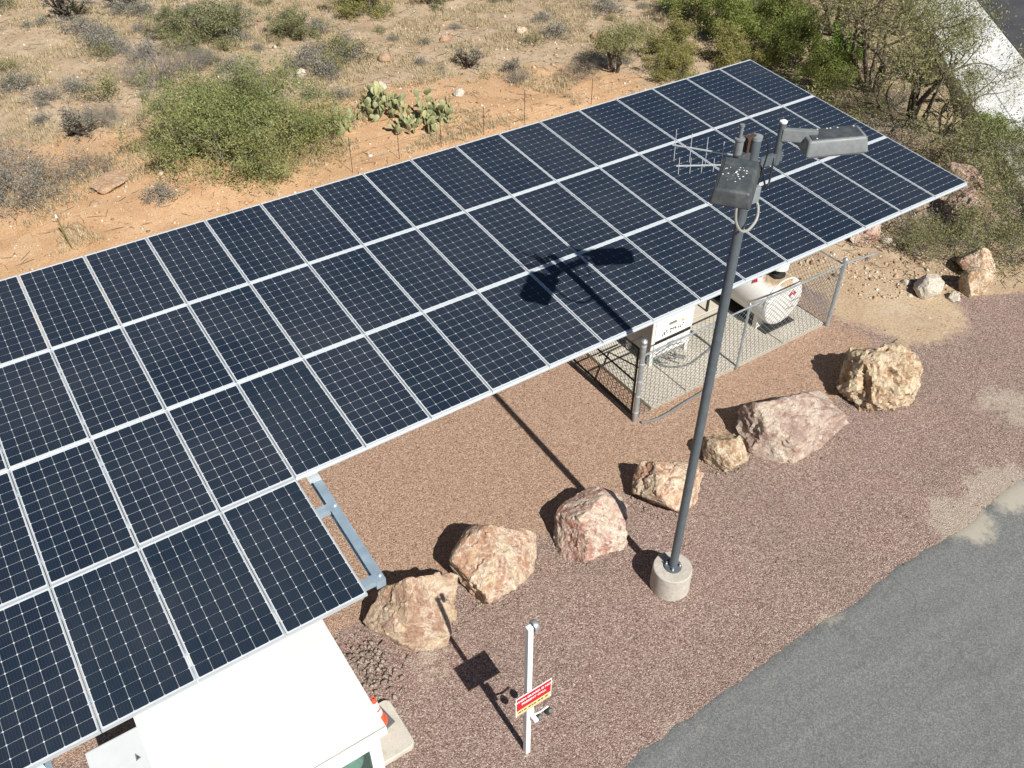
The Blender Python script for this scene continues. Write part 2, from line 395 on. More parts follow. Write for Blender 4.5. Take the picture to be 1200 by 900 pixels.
def bumps(x, y): return fbm((x * .22, y * .22, 3.1), 3) * .16 + fbm((x * 1.1, y * 1.1, 7.7), 4) * .045
GZ = np.zeros_like(GX)
for j in range(GX.shape[0]):
    for i in range(GX.shape[1]):
        s_ = soil[j, i]
        x, y = GX[j, i], GY[j, i]
        if s_ > .01 and abs(x) < 80 and abs(y) < 80:
            GZ[j, i] = s_ * (bumps(x, y) * min(1, max(0, (y - 1) / 4) if x < 17 else 1))
GZ += smooth01(60, 400, np.hypot(GX, GY)) * 14 * (GY > -20)           # low hills far off
def gz(x, y):
    i = min(max(int(np.searchsorted(xs, x)) - 1, 0), len(xs) - 2); j = min(max(int(np.searchsorted(ys, y)) - 1, 0), len(ys) - 2)
    u = (x - xs[i]) / (xs[i + 1] - xs[i]); v = (y - ys[j]) / (ys[j + 1] - ys[j])
    return float(GZ[j, i] * (1 - u) * (1 - v) + GZ[j, i + 1] * u * (1 - v) + GZ[j + 1, i] * (1 - u) * v + GZ[j + 1, i + 1] * u * v)
nx, ny = len(xs), len(ys)
idx = np.arange(nx * ny).reshape(ny, nx)
gf = np.stack([idx[:-1, :-1], idx[:-1, 1:], idx[1:, 1:], idx[1:, :-1]], -1).reshape(-1, 4)
gme = np_mesh('ground', np.stack([GX, GY, GZ], -1).reshape(-1, 3), gf)
for nm, arr in (('soil', soil), ('tan', tan), ('orange', orange), ('litter', litter), ('dust', dust)):
    a = gme.attributes.new(nm, 'FLOAT', 'POINT'); a.data.foreach_set('value', arr.astype(np.float32).ravel())
gme.polygons.foreach_set('use_smooth', np.ones(len(gf), bool))
tag(link('ground', gme, 'ground'), kind='structure')

# road: its edge wanders a little
def road_edge(x): return -9.86 + .10 * fbm((x * .5, 0, 1.3), 4) + .05 * fbm((x * 3, 2, 1), 3)
rx = np.concatenate([np.linspace(-300, -6, 30), np.arange(-5.9, 40, .12), np.linspace(40.2, 300, 30)])
ry = [0, -.03, -.08, -.15, -.25, -.4, -.6, -.9, -1.3, -2, -3, -5, -9]
rv = []
for x in rx:
    e = road_edge(x)
    for k, d in enumerate(ry): rv.append((x, e + d, .002 if k == 0 else min(.022, .006 + -d * .12)))
rv = np.array(rv); ri = np.arange(len(rx) * len(ry)).reshape(len(rx), len(ry))
rf = np.stack([ri[:-1, :-1], ri[:-1, 1:], ri[1:, 1:], ri[1:, :-1]], -1).reshape(-1, 4)
rme = np_mesh('asphalt_road', rv, rf)
_, _, _, _, rd = ground_masks(rv[:, 0], rv[:, 1])
rd = np.maximum(rd, .34 * np.exp(-((rv[:, 1] + 9.86) / .35) ** 2))
a = rme.attributes.new('dust', 'FLOAT', 'POINT'); a.data.foreach_set('value', rd.astype(np.float32))
tag(link('asphalt_road', rme, 'asphalt'), kind='structure')

# ------------------------------------------------------------------ concrete pad made of slabs
pad = MB().box(10.16, 15.48, -4.22, -.6, -.05, .06).build('concrete_pad', 'concrete_pad'); tag(pad, kind='structure')
sx = [10.14, 11.12, 12.62, 14.1, 15.5]; sy = [-4.24, -2.4, -.58]
for i in range(4):
    for j in range(2):
        MB().bbox(sx[i] + .012, sx[i + 1] - .012, sy[j] + .012, sy[j + 1] - .012, .0, .10 + .004 * ((i + j) % 2), .012).build('slab', 'concrete_pad', pad)
st = MB(); n_ = 8; rc = .1; x0, x1, y0, y1 = 1.3, 2.38, -7.95, -7.05
out = []
for cx, cy, a0 in ((x1 - rc, y1 - rc, 0), (x0 + rc, y1 - rc, 90), (x0 + rc, y0 + rc, 180), (x1 - rc, y0 + rc, 270)):
    out += [(cx + rc * math.cos(R(a0 + 90 * k / n_)), cy + rc * math.sin(R(a0 + 90 * k / n_))) for k in range(n_ + 1)]
N_ = len(out)
st.add([(x, y, z) for z in (-.03, .09) for x, y in out] + [(x + (.012 if x < 1.8 else -.012), y + (.012 if y < -7.5 else -.012), .10) for x, y in out],
       [(k, (k + 1) % N_, N_ + (k + 1) % N_, N_ + k) for k in range(N_)] + [(N_ + k, N_ + (k + 1) % N_, 2 * N_ + (k + 1) % N_, 2 * N_ + k) for k in range(N_)] + [tuple(2 * N_ + k for k in range(N_))])
tag(st.build('concrete_stoop', 'concrete_stoop'), kind='structure')

# pale concrete apron and dark road beyond the trees in the north-east
ap_a = Vector((26.6, -1.6)); ap_d = Vector((9.0, 10.2)).normalized(); ap_n = Vector((ap_d.y, -ap_d.x))
def strip(name, mat, o0, o1, z0, z1, l0, l1, parent=None, bev=.02):
    mt = Matrix.Translation((ap_a.x, ap_a.y, 0)) @ Matrix.Rotation(math.atan2(ap_d.y, ap_d.x), 4, 'Z')
    return MB().bbox(l0, l1, -o1, -o0, z0, z1, bev, mt).build(name, mat, parent)
apron = strip('concrete_apron', 'concrete_apron', 0.0, 3.0, -.5, .14, -6, 30); tag(apron, kind='structure')
strip('kerb', 'concrete_apron', -.16, .1, -.5, .36, -6.1, 30.1, apron)
k = -6
while k < 30:
    strip('slab', 'concrete_apron', .14, 1.0, .1, .18, k + .02, k + 1.98, apron, .012)
    strip('slab', 'concrete_apron', 1.04, 2.95, .1, .18, k + .02, k + 1.98, apron, .012); k += 2
fr = strip('far_road', 'asphalt_far', 3.06, 22, -.3, .12, -30, 60); tag(fr, kind='structure')

# ------------------------------------------------------------------ solar canopy
TILT = R(5); PW, PL = 1.000, 2.002; PX, PY = 1.01, 2.02; Z0 = 4.9
canopy = empty('solar_canopy', (7, -1.0, 0), 'long tilted canopy of dark blue solar panels on steel frame above the fenced pad', 'solar canopy')
T0 = Matrix.Translation((0, 0, Z0)) @ Matrix.Rotation(TILT, 4, 'X')      # canopy plane; local y runs up the slope
canopy_inv = canopy.matrix_world.inverted() if False else Matrix.Translation((-7, 1.0, 0))
def on_plane(o, x, y, z=0):
    o.matrix_parent_inverse = Matrix.Identity(4)
    o.matrix_local = canopy_inv @ T0 @ Matrix.Translation((x, y, z))
def frame_mesh():
    b = MB(); w, l, lip, h = PW / 2, PL / 2, .010, .04
    for x0, x1, y0, y1 in ((-w, -w + lip, -l, l), (w - lip, w, -l, l), (-w + lip, w - lip, -l, -l + lip), (-w + lip, w - lip, l - lip, l)):
        b.box(x0, x1, y0, y1, -h, .003)
    return b.mesh('panel_frame')
CW, CH = .1595, .1612
def cell_verts(cx, cy, s=.0784, ch=.0105):
    sh = s + .0009
    return [(cx - s + ch, cy - sh), (cx + s - ch, cy - sh), (cx + s, cy - sh + ch), (cx + s, cy + sh - ch), (cx + s - ch, cy + sh), (cx - s + ch, cy + sh), (cx - s, cy + sh - ch), (cx - s, cy - sh + ch)]
def cell_grid_mesh(seed):
    rg = np.random.default_rng(seed); v = []; f = []
    for i in range(6):
        for j in range(12):
            k = len(v); v += [(x, y, .0022) for x, y in cell_verts((i - 2.5) * CW, (j - 5.5) * CH)]; f.append(tuple(range(k, k + 8)))
    return np_mesh('cell_grid', v, f, rg.random(len(f)))
frame_me = frame_mesh(); frame_me.materials.append(M['aluminium'])
grids = [cell_grid_mesh(s) for s in range(4)]
for g in grids: g.materials.append(M['cell'])
sheet_me = MB().box(-PW / 2 + .012, PW / 2 - .012, -PL / 2 + .012, PL / 2 - .012, -.006, 0).mesh('solar_panel'); sheet_me.materials.append(M['backsheet'])
cb = MB(); cv = cell_verts(0, 0); cb.add([(x, y, z) for z in (0, .0022) for x, y in cv], [tuple(range(8, 16))] + [(k, (k + 1) % 8, 8 + (k + 1) % 8, 8 + k) for k in range(8)])
cell_me = cb.mesh('cell'); cell_me.materials.append(M['cell'])
spots = []
for r in range(4):
    lo = {0: -2, 1: -3, 2: -3, 3: -4}[r]; hi = 15 if r < 3 else 1
    for k in range(lo, hi + 1): spots.append((k, r))
near = {(1, 3), (0, 3), (-1, 3), (2, 2)}
rng = random.Random(4)
for n_i, (k, r) in enumerate(spots):
    p = link('solar_panel', sheet_me, None, canopy)
    on_plane(p, (k + .5) * PX, -(r + .5) * PY, rng.uniform(-.003, .003))
    fr_ = link('frame', frame_me, None, p)
    if (k, r) in near:
        for i in range(6):
            for j in range(12):
                c = link('cell', cell_me, None, p); c.location = ((i - 2.5) * CW, (j - 5.5) * CH, 0)
    else:
        g = link('cell_grid', grids[rng.randrange(4)], None, p); tag(g, kind='stuff')
# mid clamps and rails in the gaps between panels, purlins, rafters, columns
def plane_box(name, mat, x0, x1, y0, y1, z0, z1, bev=0):
    b = MB()
    (b.bbox(x0, x1, y0, y1, z0, z1, bev) if bev else b.box(x0, x1, y0, y1, z0, z1))
    o = b.build(name, mat, canopy); on_plane(o, 0, 0, 0); return o
for r in range(3):
    plane_box('rail', 'aluminium', -3.0 * PX, 16 * PX - .02, -(r * PY) - .45, -(r * PY) - .40, -.10, -.043)
    plane_box('rail', 'aluminium', -3.0 * PX, 16 * PX - .02, -(r * PY) - 1.62, -(r * PY) - 1.57, -.10, -.043)
    plane_box('rail', 'aluminium', -3.0 * PX, 16 * PX - .02, -((r + 1) * PY) - .012, -((r + 1) * PY) + .012, -.05, -.008 if r < 2 else -.03)
for y in (-3 * PY - .45, -3 * PY - 1.6): plane_box('rail', 'aluminium', -3 * PX, 2 * PX - .02, y, y + .05, -.10, -.043)
cl_me = MB().bbox(-.009, .009, -.03, .03, -.02, .0055, .002).mesh('clamp'); cl_me.materials.append(M['galv_beam'])
for (k, r) in spots:
    if (k + 1, r) in spots:
        for dy in (-.44, -1.6):
            c = link('clamp', cl_me, None, canopy); on_plane(c, (k + 1) * PX, -r * PY + dy, 0)
# the steel frame: cross purlins along x, rafters along the slope, a side beam showing beside the step
for y in (-.6, -2.6, -4.6): plane_box('purlin', 'galv_beam', -3, 15.6, y - .08, y + .08, -.27, -.105)
for y in (-6.62, -7.86): 
    plane_box('purlin', 'galv_beam', -.2, 2.20, y - .055, y + .055, -.20, -.105)
for x in (-2.4, 3.2, 8.8, 14.4): plane_box('rafter', 'galv_beam', x - .09, x + .09, -5.6, -.1, -.58, -.272)
for x in (-2.4, -.6): plane_box('rafter', 'galv_beam', x - .085, x + .085, -6.7, -5.0, -.56, -.272)
sb = MB()
sb.box(2.20, 2.32, -7.93, -5.2, -.115, -.105); sb.box(2.306, 2.32, -7.93, -5.2, -.26, -.1152); sb.box(2.20, 2.3058, -7.93, -5.2, -.26, -.25); sb.box(2.20, 2.3058, -7.93, -7.918, -.2498, -.1152)
o = sb.build('side_beam', 'galv_beam', canopy); on_plane(o, 0, 0, 0)
gp_ = MB().box(2.16, 2.32, -6.16, -6.02, -.104, -.10).build('gusset_plate', 'aluminium', canopy); on_plane(gp_, 0, 0)
bt = MB()
for x, y in ((2.28, -7.86), (2.28, -6.64)): bt.lathe([(.022, -.105), (.022, -.093), (.012, -.088)], 8, Matrix.Translation((x, y, 0)))
o = bt.build('bolt', 'aluminium', canopy); on_plane(o, 0, 0)
for x, y in ((-2.4, -1.0), (3.2, -1.0), (8.8, -1.0), (14.4, -1.0), (-2.4, -5.1), (-.6, -5.1)):
    zt = Z0 + y * math.tan(TILT) - .5
    b = MB(); b.box(x - .1, x + .1, y - .11, y - .095, 0, zt); b.box(x - .1, x + .1, y + .095, y + .11, 0, zt); b.box(x - .006, x + .006, y - .095, y + .095, 0, zt); b.box(x - .19, x + .19, y - .19, y + .19, 0, .02)
    o = b.build('column', 'galv_beam', canopy); o.location = (-7, 1.0, 0)

# ------------------------------------------------------------------ guard booth
booth = empty('guard_booth', (.45, -7.35, 0), 'white guard booth with flat cream roof partly tucked under the solar canopy', 'guard booth')
def bp(o): o.location = (-.45, 7.35, 0); return o
w = MB(); wx0, wx1, wy0, wy1, zt = -.70, 1.63, -8.66, -6.05, 2.44
th = .07
w.box(wx0, wx0 + th, wy0, wy1, .1, zt); w.box(wx0 + th, wx1 - th, wy1 - th, wy1, .1, zt)                   # west, north
w.box(wx1 - th, wx1, -7.75, wy1, .1, zt); w.box(wx1 - th, wx1, wy0, -8.58, .1, zt)                          # east, either side of the door opening
w.box(wx1 - th, wx1, -8.58, -7.75, 2.15, zt)
w.box(wx0 + th, wx1 - th, wy0, wy0 + th, .1, 1.0); w.box(wx0 + th, wx1 - th, wy0, wy0 + th, 2.16, zt); w.box(wx0 + th, wx0 + .14, wy0, wy0 + th, 1.0, 2.16); w.box(wx1 - .14, wx1 - th, wy0, wy0 + th, 1.0, 2.16)
bp(w.build('wall', 'white_paint', booth))
rf_ = bp(MB().bbox(-.80, 1.70, -8.72, -5.95, 2.525, 2.60, .012).build('roof', 'roof_white', booth))
MB().bbox(-.82, 1.72, -8.745, -5.93, 2.36, 2.515, .008).build('fascia', 'white_paint', rf_)
MB().bbox(-.805, 1.705, -8.728, -5.945, 2.514, 2.524, .002).build('gap_shadow', 'grey_panel', rf_)  # thin grey strip painting the shadow gap between roof and fascia
bp(MB().box(-.72, 1.65, -8.68, -6.03, .0, .1).build('floor', 'interior', booth))
for xa, xb in ((-.54, .45), (.53, 1.47)):
    wn_ = MB(); ya = wy0 - .02
    for a_, b_, c_, d_ in ((xa - .05, xa, 1.0, 2.16), (xb, xb + .05, 1.0, 2.16), (xa, xb, 1.0, 1.06), (xa, xb, 2.09, 2.16)): wn_.box(a_, b_, ya, ya + .07, c_ + .001, d_ - .001)
    wo = bp(wn_.build('window', 'white_paint', booth))
    MB().box(xa, xb, ya + .03, ya + .036, 1.06, 2.09).build('pane', 'glass', wo)
dr = bp(MB().bbox(wx1 - .05, wx1 - .01, -8.57, -7.76, .11, 2.14, .005).build('door', 'door_green', booth))
MB().tube([(wx1 + .0, -7.86, 1.0), (wx1 + .04, -7.86, 1.0), (wx1 + .04, -7.97, 1.0)], .012, 6).build('handle', 'galv_beam', dr)
bp(MB().bbox(-.5, 1.2, -8.5, -8.0, .95, 1.0, .01).build('counter', 'white_paint', booth))
bp(MB().bbox(.95, 1.2, -8.4, -8.2, 1.0, 1.25, .03).build('monitor', 'blue_item', booth))
bp(MB().lathe([(.0, .0), (.15, .02), (.17, .12), (.12, .25), (.02, .3)], 20, Matrix.Translation((1.28, -8.42, 1.55))).build('lamp_globe', 'white_paint', booth, True))
bp(MB().tube([(1.28, -8.42, 1.0), (1.28, -8.42, 1.56)], .015, 8).build('lamp_stem', 'galv_beam', booth))
bp(MB().bbox(.6, 1.5, -6.2, -6.13, .9, 2.2, .01).build('notice_board', 'door_green', booth))

enc = empty('equipment_enclosure', (-1.2, -7.0, 0), 'low white metal enclosure with a small dark decal against the booth wall', 'enclosure')
def ep(o): o.location = (1.2, 7.0, 0); return o
ep(MB().bbox(-1.57, -.86, -8.2, -6.22, .0, 1.22, .02).build('body', 'pale_panel', enc))
lid = ep(MB().bbox(-1.60, -.83, -8.25, -6.18, 1.222, 1.30, .02).build('lid', 'pale_panel', enc))
MB().add([(-1.055, -6.68, 1.3035), (-.985, -6.66, 1.3035), (-1.04, -6.56, 1.3035)], [(0, 1, 2)]).build('decal', 'cable_grey', lid)
MB().add([(-1.035, -6.655, 1.305), (-1.005, -6.648, 1.305), (-1.028, -6.60, 1.305)], [(0, 1, 2)]).build('decal', 'ink_dark', lid)
ep(MB().box(-1.58, -.84, -7.2, -7.19, 1.301, 1.304).build('seam', 'white_paint', enc))

# ------------------------------------------------------------------ traffic cone
cone = empty('traffic_cone', (2.06, -7.33, .10), 'orange traffic cone with white reflective bands on the stoop beside the booth', 'traffic cone', rz=.2)
MB().bbox(-.19, .19, -.19, .19, 0, .035, .015).build('base', 'grey_rubber', cone)
cr_ = lambda z: .135 + (.028 - .135) * (z - .035) / .665
def ring(z0, z1, e, mat, nm): MB().lathe([(cr_(z0) + e, z0), (cr_(z1) + e, z1)], 28, cap=False).build(nm, mat, cone, True)
cb_ = MB().lathe([(.16, .035), (.155, .05), (cr_(.05), .055), (cr_(.70), .70), (.018, .70), (.018, .6)], 28); cb_.build('cone_body', 'orange', cone, True)
ring(.27, .40, .002, 'reflective', 'reflective_band'); ring(.44, .60, .002, 'reflective', 'reflective_band')

# ------------------------------------------------------------------ lamp post with antennas
lp = empty('lamp_post', (7.485, -7.834, 0), 'tall grey parking lot lamp post with two box heads and antennas on concrete base', 'lamp post')
MB().lathe([(.345, -.1), (.342, .3), (.335, .49), (.32, .505), (0.02, .508)], 40).build('pedestal', 'concrete_base', lp, True)
bp_ = MB().lathe([(.15, .505), (.15, .535), (.10, .54)], 24).build('base_plate', 'pole_grey', lp, True)
for k in range(4):
    a = R(45 + 90 * k); MB().lathe([(.02, .53), (.02, .575), (.012, .58), (.012, .61)], 8, Matrix.Translation((.115 * math.cos(a), .115 * math.sin(a), 0))).build('bolt', 'galvanised', bp_)
top = Vector((.10, .055, 8.28))
def along(z): return Vector((top.x * z / top.z, top.y * z / top.z, z))
MB().tube([along(.53), along(2), along(4), along(6), along(8.28)], [.072, .071, .069, .066, .064], 20).build('pole', 'pole_grey', lp, True)
MB().lathe([(.07, 0), (.072, .04), (.03, .06)], 16, Matrix.Translation(along(8.26))).build('pole_cap', 'galvanised', lp, True)
MB().bbox(.0, .045, -.01, .07, .62, .74, .01).build('hand_hole_cover', 'pole_grey', lp)
def head(center, ax, L, W, H, tilt, mat_side, mat_top, arm_from):
    a = Vector((ax[0], ax[1], 0)).normalized(); b = Vector((-a.y, a.x, 0))
    mt = Matrix(((a.x, b.x, 0, center[0]), (a.y, b.y, 0, center[1]), (0, 0, 1, center[2]), (0, 0, 0, 1))) @ Matrix.Rotation(tilt, 4, 'Y')
    bm = bmesh.new(); bmesh.ops.create_cube(bm, size=1)
    for v in bm.verts:
        k = .84 if v.co.z > 0 else 1.0
        v.co = (v.co.x * L * (.92 if v.co.z > 0 else 1), v.co.y * W * k, v.co.z * H)
    bmesh.ops.bevel(bm, geom=[e for e in bm.edges], offset=.035, segments=4, affect='EDGES', profile=.55)
    bmesh.ops.transform(bm, matrix=mt, verts=bm.verts)
    me = bpy.data.meshes.new('lamp_head'); bm.to_mesh(me); bm.free()
    for p in me.polygons: p.use_smooth = True
    o = link('lamp_head', me, mat_side, lp)
    MB().bbox(-L * .40, L * .40, -W * .36, W * .36, H / 2 - .01, H / 2 + .008, .006, mt).build('top_panel', mat_top, o)
    MB().bbox(-L * .44, L * .44, -W * .42, W * .42, -H / 2 - .012, -H / 2 + .01, .006, mt).build('lens', 'reflective', o)
    d = MB(); rg = random.Random(int(L * 1000 + center[0] * 10))
    for _ in range(26 if mat_side == 'lamp_dark' else 6):
        x, y, s_ = rg.gauss(-.02, L * .13), rg.gauss(0, W * .12), rg.uniform(.002, .007)
        if mat_side != 'lamp_dark': x, y, s_ = rg.uniform(-L * .36, L * .36), rg.choice((-1, 1)) * W * .3, .008
        if abs(x) < L * .38 and abs(y) < W * .34: d.bbox(x - s_, x + s_, y - s_ * 1.3, y + s_ * 1.3, H / 2 + .008, H / 2 + .0105, .0008, mt)
    tag(d.build('white_spots', 'reflective', o), kind='stuff')
    return o, mt
loc = lambda x, y, z: (x - 7.485, y + 7.834, z)
head(loc(6.90, -8.18, 8.10), (-.80, -.60), .72, .46, .20, R(6), 'lamp_dark', 'lamp_dark', None)
head(loc(8.46, -8.17, 8.16), (.86, -.50), .74, .38, .20, R(-4), 'lamp_grey', 'lamp_dark', None)
MB().tube([along(7.96) + Vector((-.02, -.02, 0)), loc(7.18, -8.00, 8.0)], .05, 10).build('arm', 'lamp_dark', lp, True)
MB().bbox(-.02, .50, -.03, .03, -.06, .06, .008, Matrix.Translation(along(7.92)) @ Matrix.Rotation(math.atan2(.0, .5), 4, 'Z')).build('bracket', 'pole_grey', lp)
MB().tube([loc(7.99, -7.79, 7.84), loc(8.0, -7.78, 8.36)], .042, 14).build('tenon', 'pole_grey', lp, True)
MB().lathe([(.044, 0), (.046, .02), (.02, .035)], 14, Matrix.Translation(loc(8.0, -7.78, 8.355))).build('tenon_cap', 'reflective', lp, True)
MB().bbox(0, .40, -.035, .035, -.075, .075, .01, Matrix.Translation(loc(7.99, -7.80, 8.22)) @ Matrix.Rotation(math.atan2(-.22, .25), 4, 'Z')).build('arm', 'lamp_grey', lp)
MB().bbox(-.07, .07, -.16, -.06, -.11, .09, .01, Matrix.Translation(along(7.62))).build('junction_box', 'galvanised', lp)
P = along(7.5)
loop = [P + Vector((-.02, -.10, .08)), P + Vector((.06, -.16, -.02)), P + Vector((.02, -.22, -.17)), P + Vector((-.14, -.26, -.25)), P + Vector((-.30, -.28, -.20)), P + Vector((-.42, -.28, -.02)), P + Vector((-.46, -.28, .25)), P + Vector((-.46, -.26, .5))]
def spline(pts, n=6):
    pts = [Vector(p) for p in pts]; out = []
    for i in range(len(pts) - 1):
        p0 = pts[max(i - 1, 0)]; p1 = pts[i]; p2 = pts[i + 1]; p3 = pts[min(i + 2, len(pts) - 1)]
        for k in range(n):
            t = k / n; out.append(.5 * ((2 * p1) + (p2 - p0) * t + (2 * p0 - 5 * p1 + 4 * p2 - p3) * t * t + (3 * p1 - p0 - 3 * p2 + p3) * t ** 3))
    return out + [pts[-1]]
MB().tube(spline(loop), .017, 8).build('conduit', 'conduit', lp, True)
P = along(7.95)
MB().tube(spline([P + Vector((.08, -.03, .02)), P + Vector((.14, -.08, -.12)), P + Vector((.2, -.1, -.3)), P + Vector((.28, -.08, -.3)), P + Vector((.33, -.04, -.1)), P + Vector((.34, -.02, .0))]), .012, 6).build('cable', 'black_rubber', lp, True)
MB().tube(spline([P + Vector((.07, -.05, .36)), P + Vector((.12, -.1, .2)), P + Vector((.1, -.09, -.1)), P + Vector((.08, -.08, -.3))]), .009, 6).build('cable', 'black_rubber', lp, True)
MB().bbox(-.16, -.02, -.02, .05, .0, .02, .004, Matrix.Translation(along(8.30))).build('rusty_clamp', 'rust', lp)
MB().bbox(-.16, -.12, -.03, .04, -.25, .0, .006, Matrix.Translation(along(8.30))).build('rusty_clamp', 'rust', lp)
MB().bbox(-.3, -.1, -.05, .05, -.28, -.06, .015, Matrix.Translation(along(8.2))).build('mount_block', 'lamp_dark', lp)
MB().lathe([(.05, 0), (.05, .2), (.06, .205), (.06, .225), (.022, .23), (.02, .36), (.03, .365), (.03, .39)], 12, Matrix.Translation(along(8.1) + Vector((-.24, .03, 0)))).build('whip_antenna', 'lamp_grey', lp, True)
def yagi(p0, p1, n, el, updir):
    p0, p1 = Vector(p0), Vector(p1); d = (p1 - p0)
    b = MB().tube([p0, p1], .011, 6).build('antenna', 'aluminium', lp)
    u = Vector(updir).normalized()
    for k in range(n):
        t = .06 + .9 * k / (n - 1); l = el * (.75 + .5 * t); c = p0 + d * t
        MB().tube([c - u * l, c + u * l], .0045, 5).build('element', 'aluminium', b)
yagi(along(7.98) + Vector((-.15, .02, 0)), loc(6.95, -7.20, 7.86), 6, .085, (.05, .1, 1))
yagi(along(8.05) + Vector((-.1, .05, 0)), loc(7.12, -6.92, 7.97), 5, .16, (.05, .1, 1))

# ------------------------------------------------------------------ sign post
sg = empty('sign_post', (3.71, -8.92, 0), 'white post carrying a red and yellow notice board and small floodlights', 'sign')
MB().bbox(-.04, .04, -.04, .04, -.1, 3.2, .008).build('post', 'sign_white', sg)
MB().lathe([(.075, -.03), (.08, .0), (.075, .03), (.05, .045)], 18, Matrix.Translation((.09, .02, 3.14)) @ Matrix.Rotation(R(90), 4, 'Y')).build('sensor_disc', 'galvanised', sg, True)
MB().tube([(.04, .02, 3.14), (.08, .02, 3.14)], .015, 6).build('sensor_arm', 'galvanised', sg)
bd = MB().bbox(-.24, .36, -.058, -.048, 1.30, 1.76, .004).build('board', 'sign_white', sg)
MB().box(-.225, .345, -.0605, -.0585, 1.445, 1.745).build('red_field', 'sign_red', bd)
MB().box(-.225, .345, -.0605, -.0585, 1.335, 1.435).build('yellow_field', 'sign_yellow', bd)
MB().box(-.225, .345, -.0603, -.0585, 1.316, 1.322).build('stripe', 'sign_red', bd)
def text_mesh(body, size, mat, parent, loc_, rot, align='CENTER', bold=.0):
    cu = bpy.data.curves.new('lettering', 'FONT'); cu.body = body; cu.size = size; cu.align_x = align; cu.extrude = .0008; cu.offset = bold
    t_ = bpy.data.objects.new('lettering_tmp', cu); C.objects.link(t_)
    bpy.context.view_layer.update()
    me = bpy.data.meshes.new_from_object(t_.evaluated_get(bpy.context.evaluated_depsgraph_get())); me.name = 'lettering'
    bpy.data.objects.remove(t_); me.materials.clear(); me.materials.append(M[mat])
    o = link('lettering', me, None, parent); o.location = loc_; o.rotation_euler = rot; return o
text_mesh('WHEN GUARD IS NOT', .062, 'sign_white', bd, (.06, -.0615, 1.645), (R(90), 0, 0), bold=.0025)
text_mesh('PRESENT CALL', .062, 'sign_white', bd, (.06, -.0615, 1.545), (R(90), 0, 0), bold=.0025)
dm = MB(); rg = random.Random(2); x = -.20
while x < .32:
    l = rg.uniform(.02, .05); dm.box(x, x + l, -.0622, -.0607, 1.375, 1.405); x += l + rg.choice((.010, .012, .03))
tag(dm.build('illegible_print', 'ink_dark', bd), kind='stuff')
MB().bbox(-.035, .035, -.16, -.045, 1.02, 1.06, .006, Matrix.Translation((.05, 0, .02))).build('bracket', 'sign_white', sg)
MB().bbox(.0, .10, -.03, .03, .96, 1.2, .02).build('light_housing', 'sign_white', sg)
MB().tube([(.06, -.02, 1.0), (.2, -.03, .98), (.34, -.03, 1.0)], .014, 8).build('light_arm', 'sign_white', sg)
for dx in (.16, .34):
    mt = Matrix.Translation((dx, -.05, .90)) @ Matrix.Rotation(R(35), 4, 'X')
    MB().lathe([(.03, .08), (.045, .05), (.06, -.05), (.058, -.055), (.04, -.03)], 16, mt).build('floodlight', 'lamp_dark', sg, True)

# ------------------------------------------------------------------ chain link enclosure fence
fe = empty('chain_link_fence', (12.6, -4.27, 0), 'galvanised chain link fence around the concrete equipment pad under the canopy', 'fence')
def fp(o): o.location = (-12.6, 4.27, 0); return o
def post(x, y, h, r=.045): 
    fp(MB().lathe([(r, -.1), (r, h - .03), (r * 1.25, h - .025), (r * 1.25, h + .005), (r * .7, h + .04), (.005, h + .055)], 14, Matrix.Translation((x, y, 0))).build('post', 'galvanised', fe, True))
for x, y, h, r in ((9.66, -4.28, 2.12, .055), (12.62, -4.26, 1.78, .03), (15.58, -4.28, 1.86, .05), (9.64, -1.9, 1.9, .045), (15.6, -.7, 1.8, .04), (9.66, .0, 1.8, .04)): post(x, y, h, r)
def rail(a, b, r=.021, mat='galvanised'): fp(MB().tube([a, b], r, 8).build('rail', mat, fe, True))
rail((9.66, -4.27, 1.74), (15.58, -4.27, 1.74)); rail((15.58, -4.27, 1.72), (15.6, -.7, 1.72))
rail((15.6, -4.28, 1.76), (16.55, -4.42, 1.77), .022)
rail((9.65, -4.2, .12), (9.64, -1.9, .12), .022, 'dark_steel')
def chain(p0, p1, z0, z1, name='chain_link', mat='galvanised', pitch=.066, r=.0040):
    p0, p1 = Vector(p0), Vector(p1); d = (p1 - p0); L = d.length; d.normalize(); n = d.cross(Vector((0, 0, 1)))
    cols = int(L / pitch); rows = int((z1 - z0) / pitch)
    v = []; f = []
    for c in range(cols):
        for s in range(rows + 1):
            x = (c + (.5 if s % 2 else -.0)) * pitch + (.0 if s % 2 else .0); side = .003 * (1 if s % 2 else -1)
            x = c * pitch + (pitch if (s + c) % 2 else 0)
            p = p0 + d * min(x, L) + Vector((0, 0, z0 + s * pitch)) + n * side
            k = len(v); v += [p + d * r, p + n * r, p - d * r, p - n * r] if False else [tuple(p + d * r * 1.4), tuple(p - d * r * .7 + n * r * 1.2), tuple(p - d * r * .7 - n * r * 1.2)]
            if s: f += [(k - 3 + a, k - 3 + (a + 1) % 3, k + (a + 1) % 3, k + a) for a in range(3)]
    o = link(name, np_mesh(name, v, f), mat, fe); tag(o, kind='stuff'); return fp(o)
chain((9.7, -4.27, 0), (15.55, -4.27, 0), .05, 1.74)
chain((15.59, -4.2, 0), (15.6, -.75, 0), .05, 1.70)
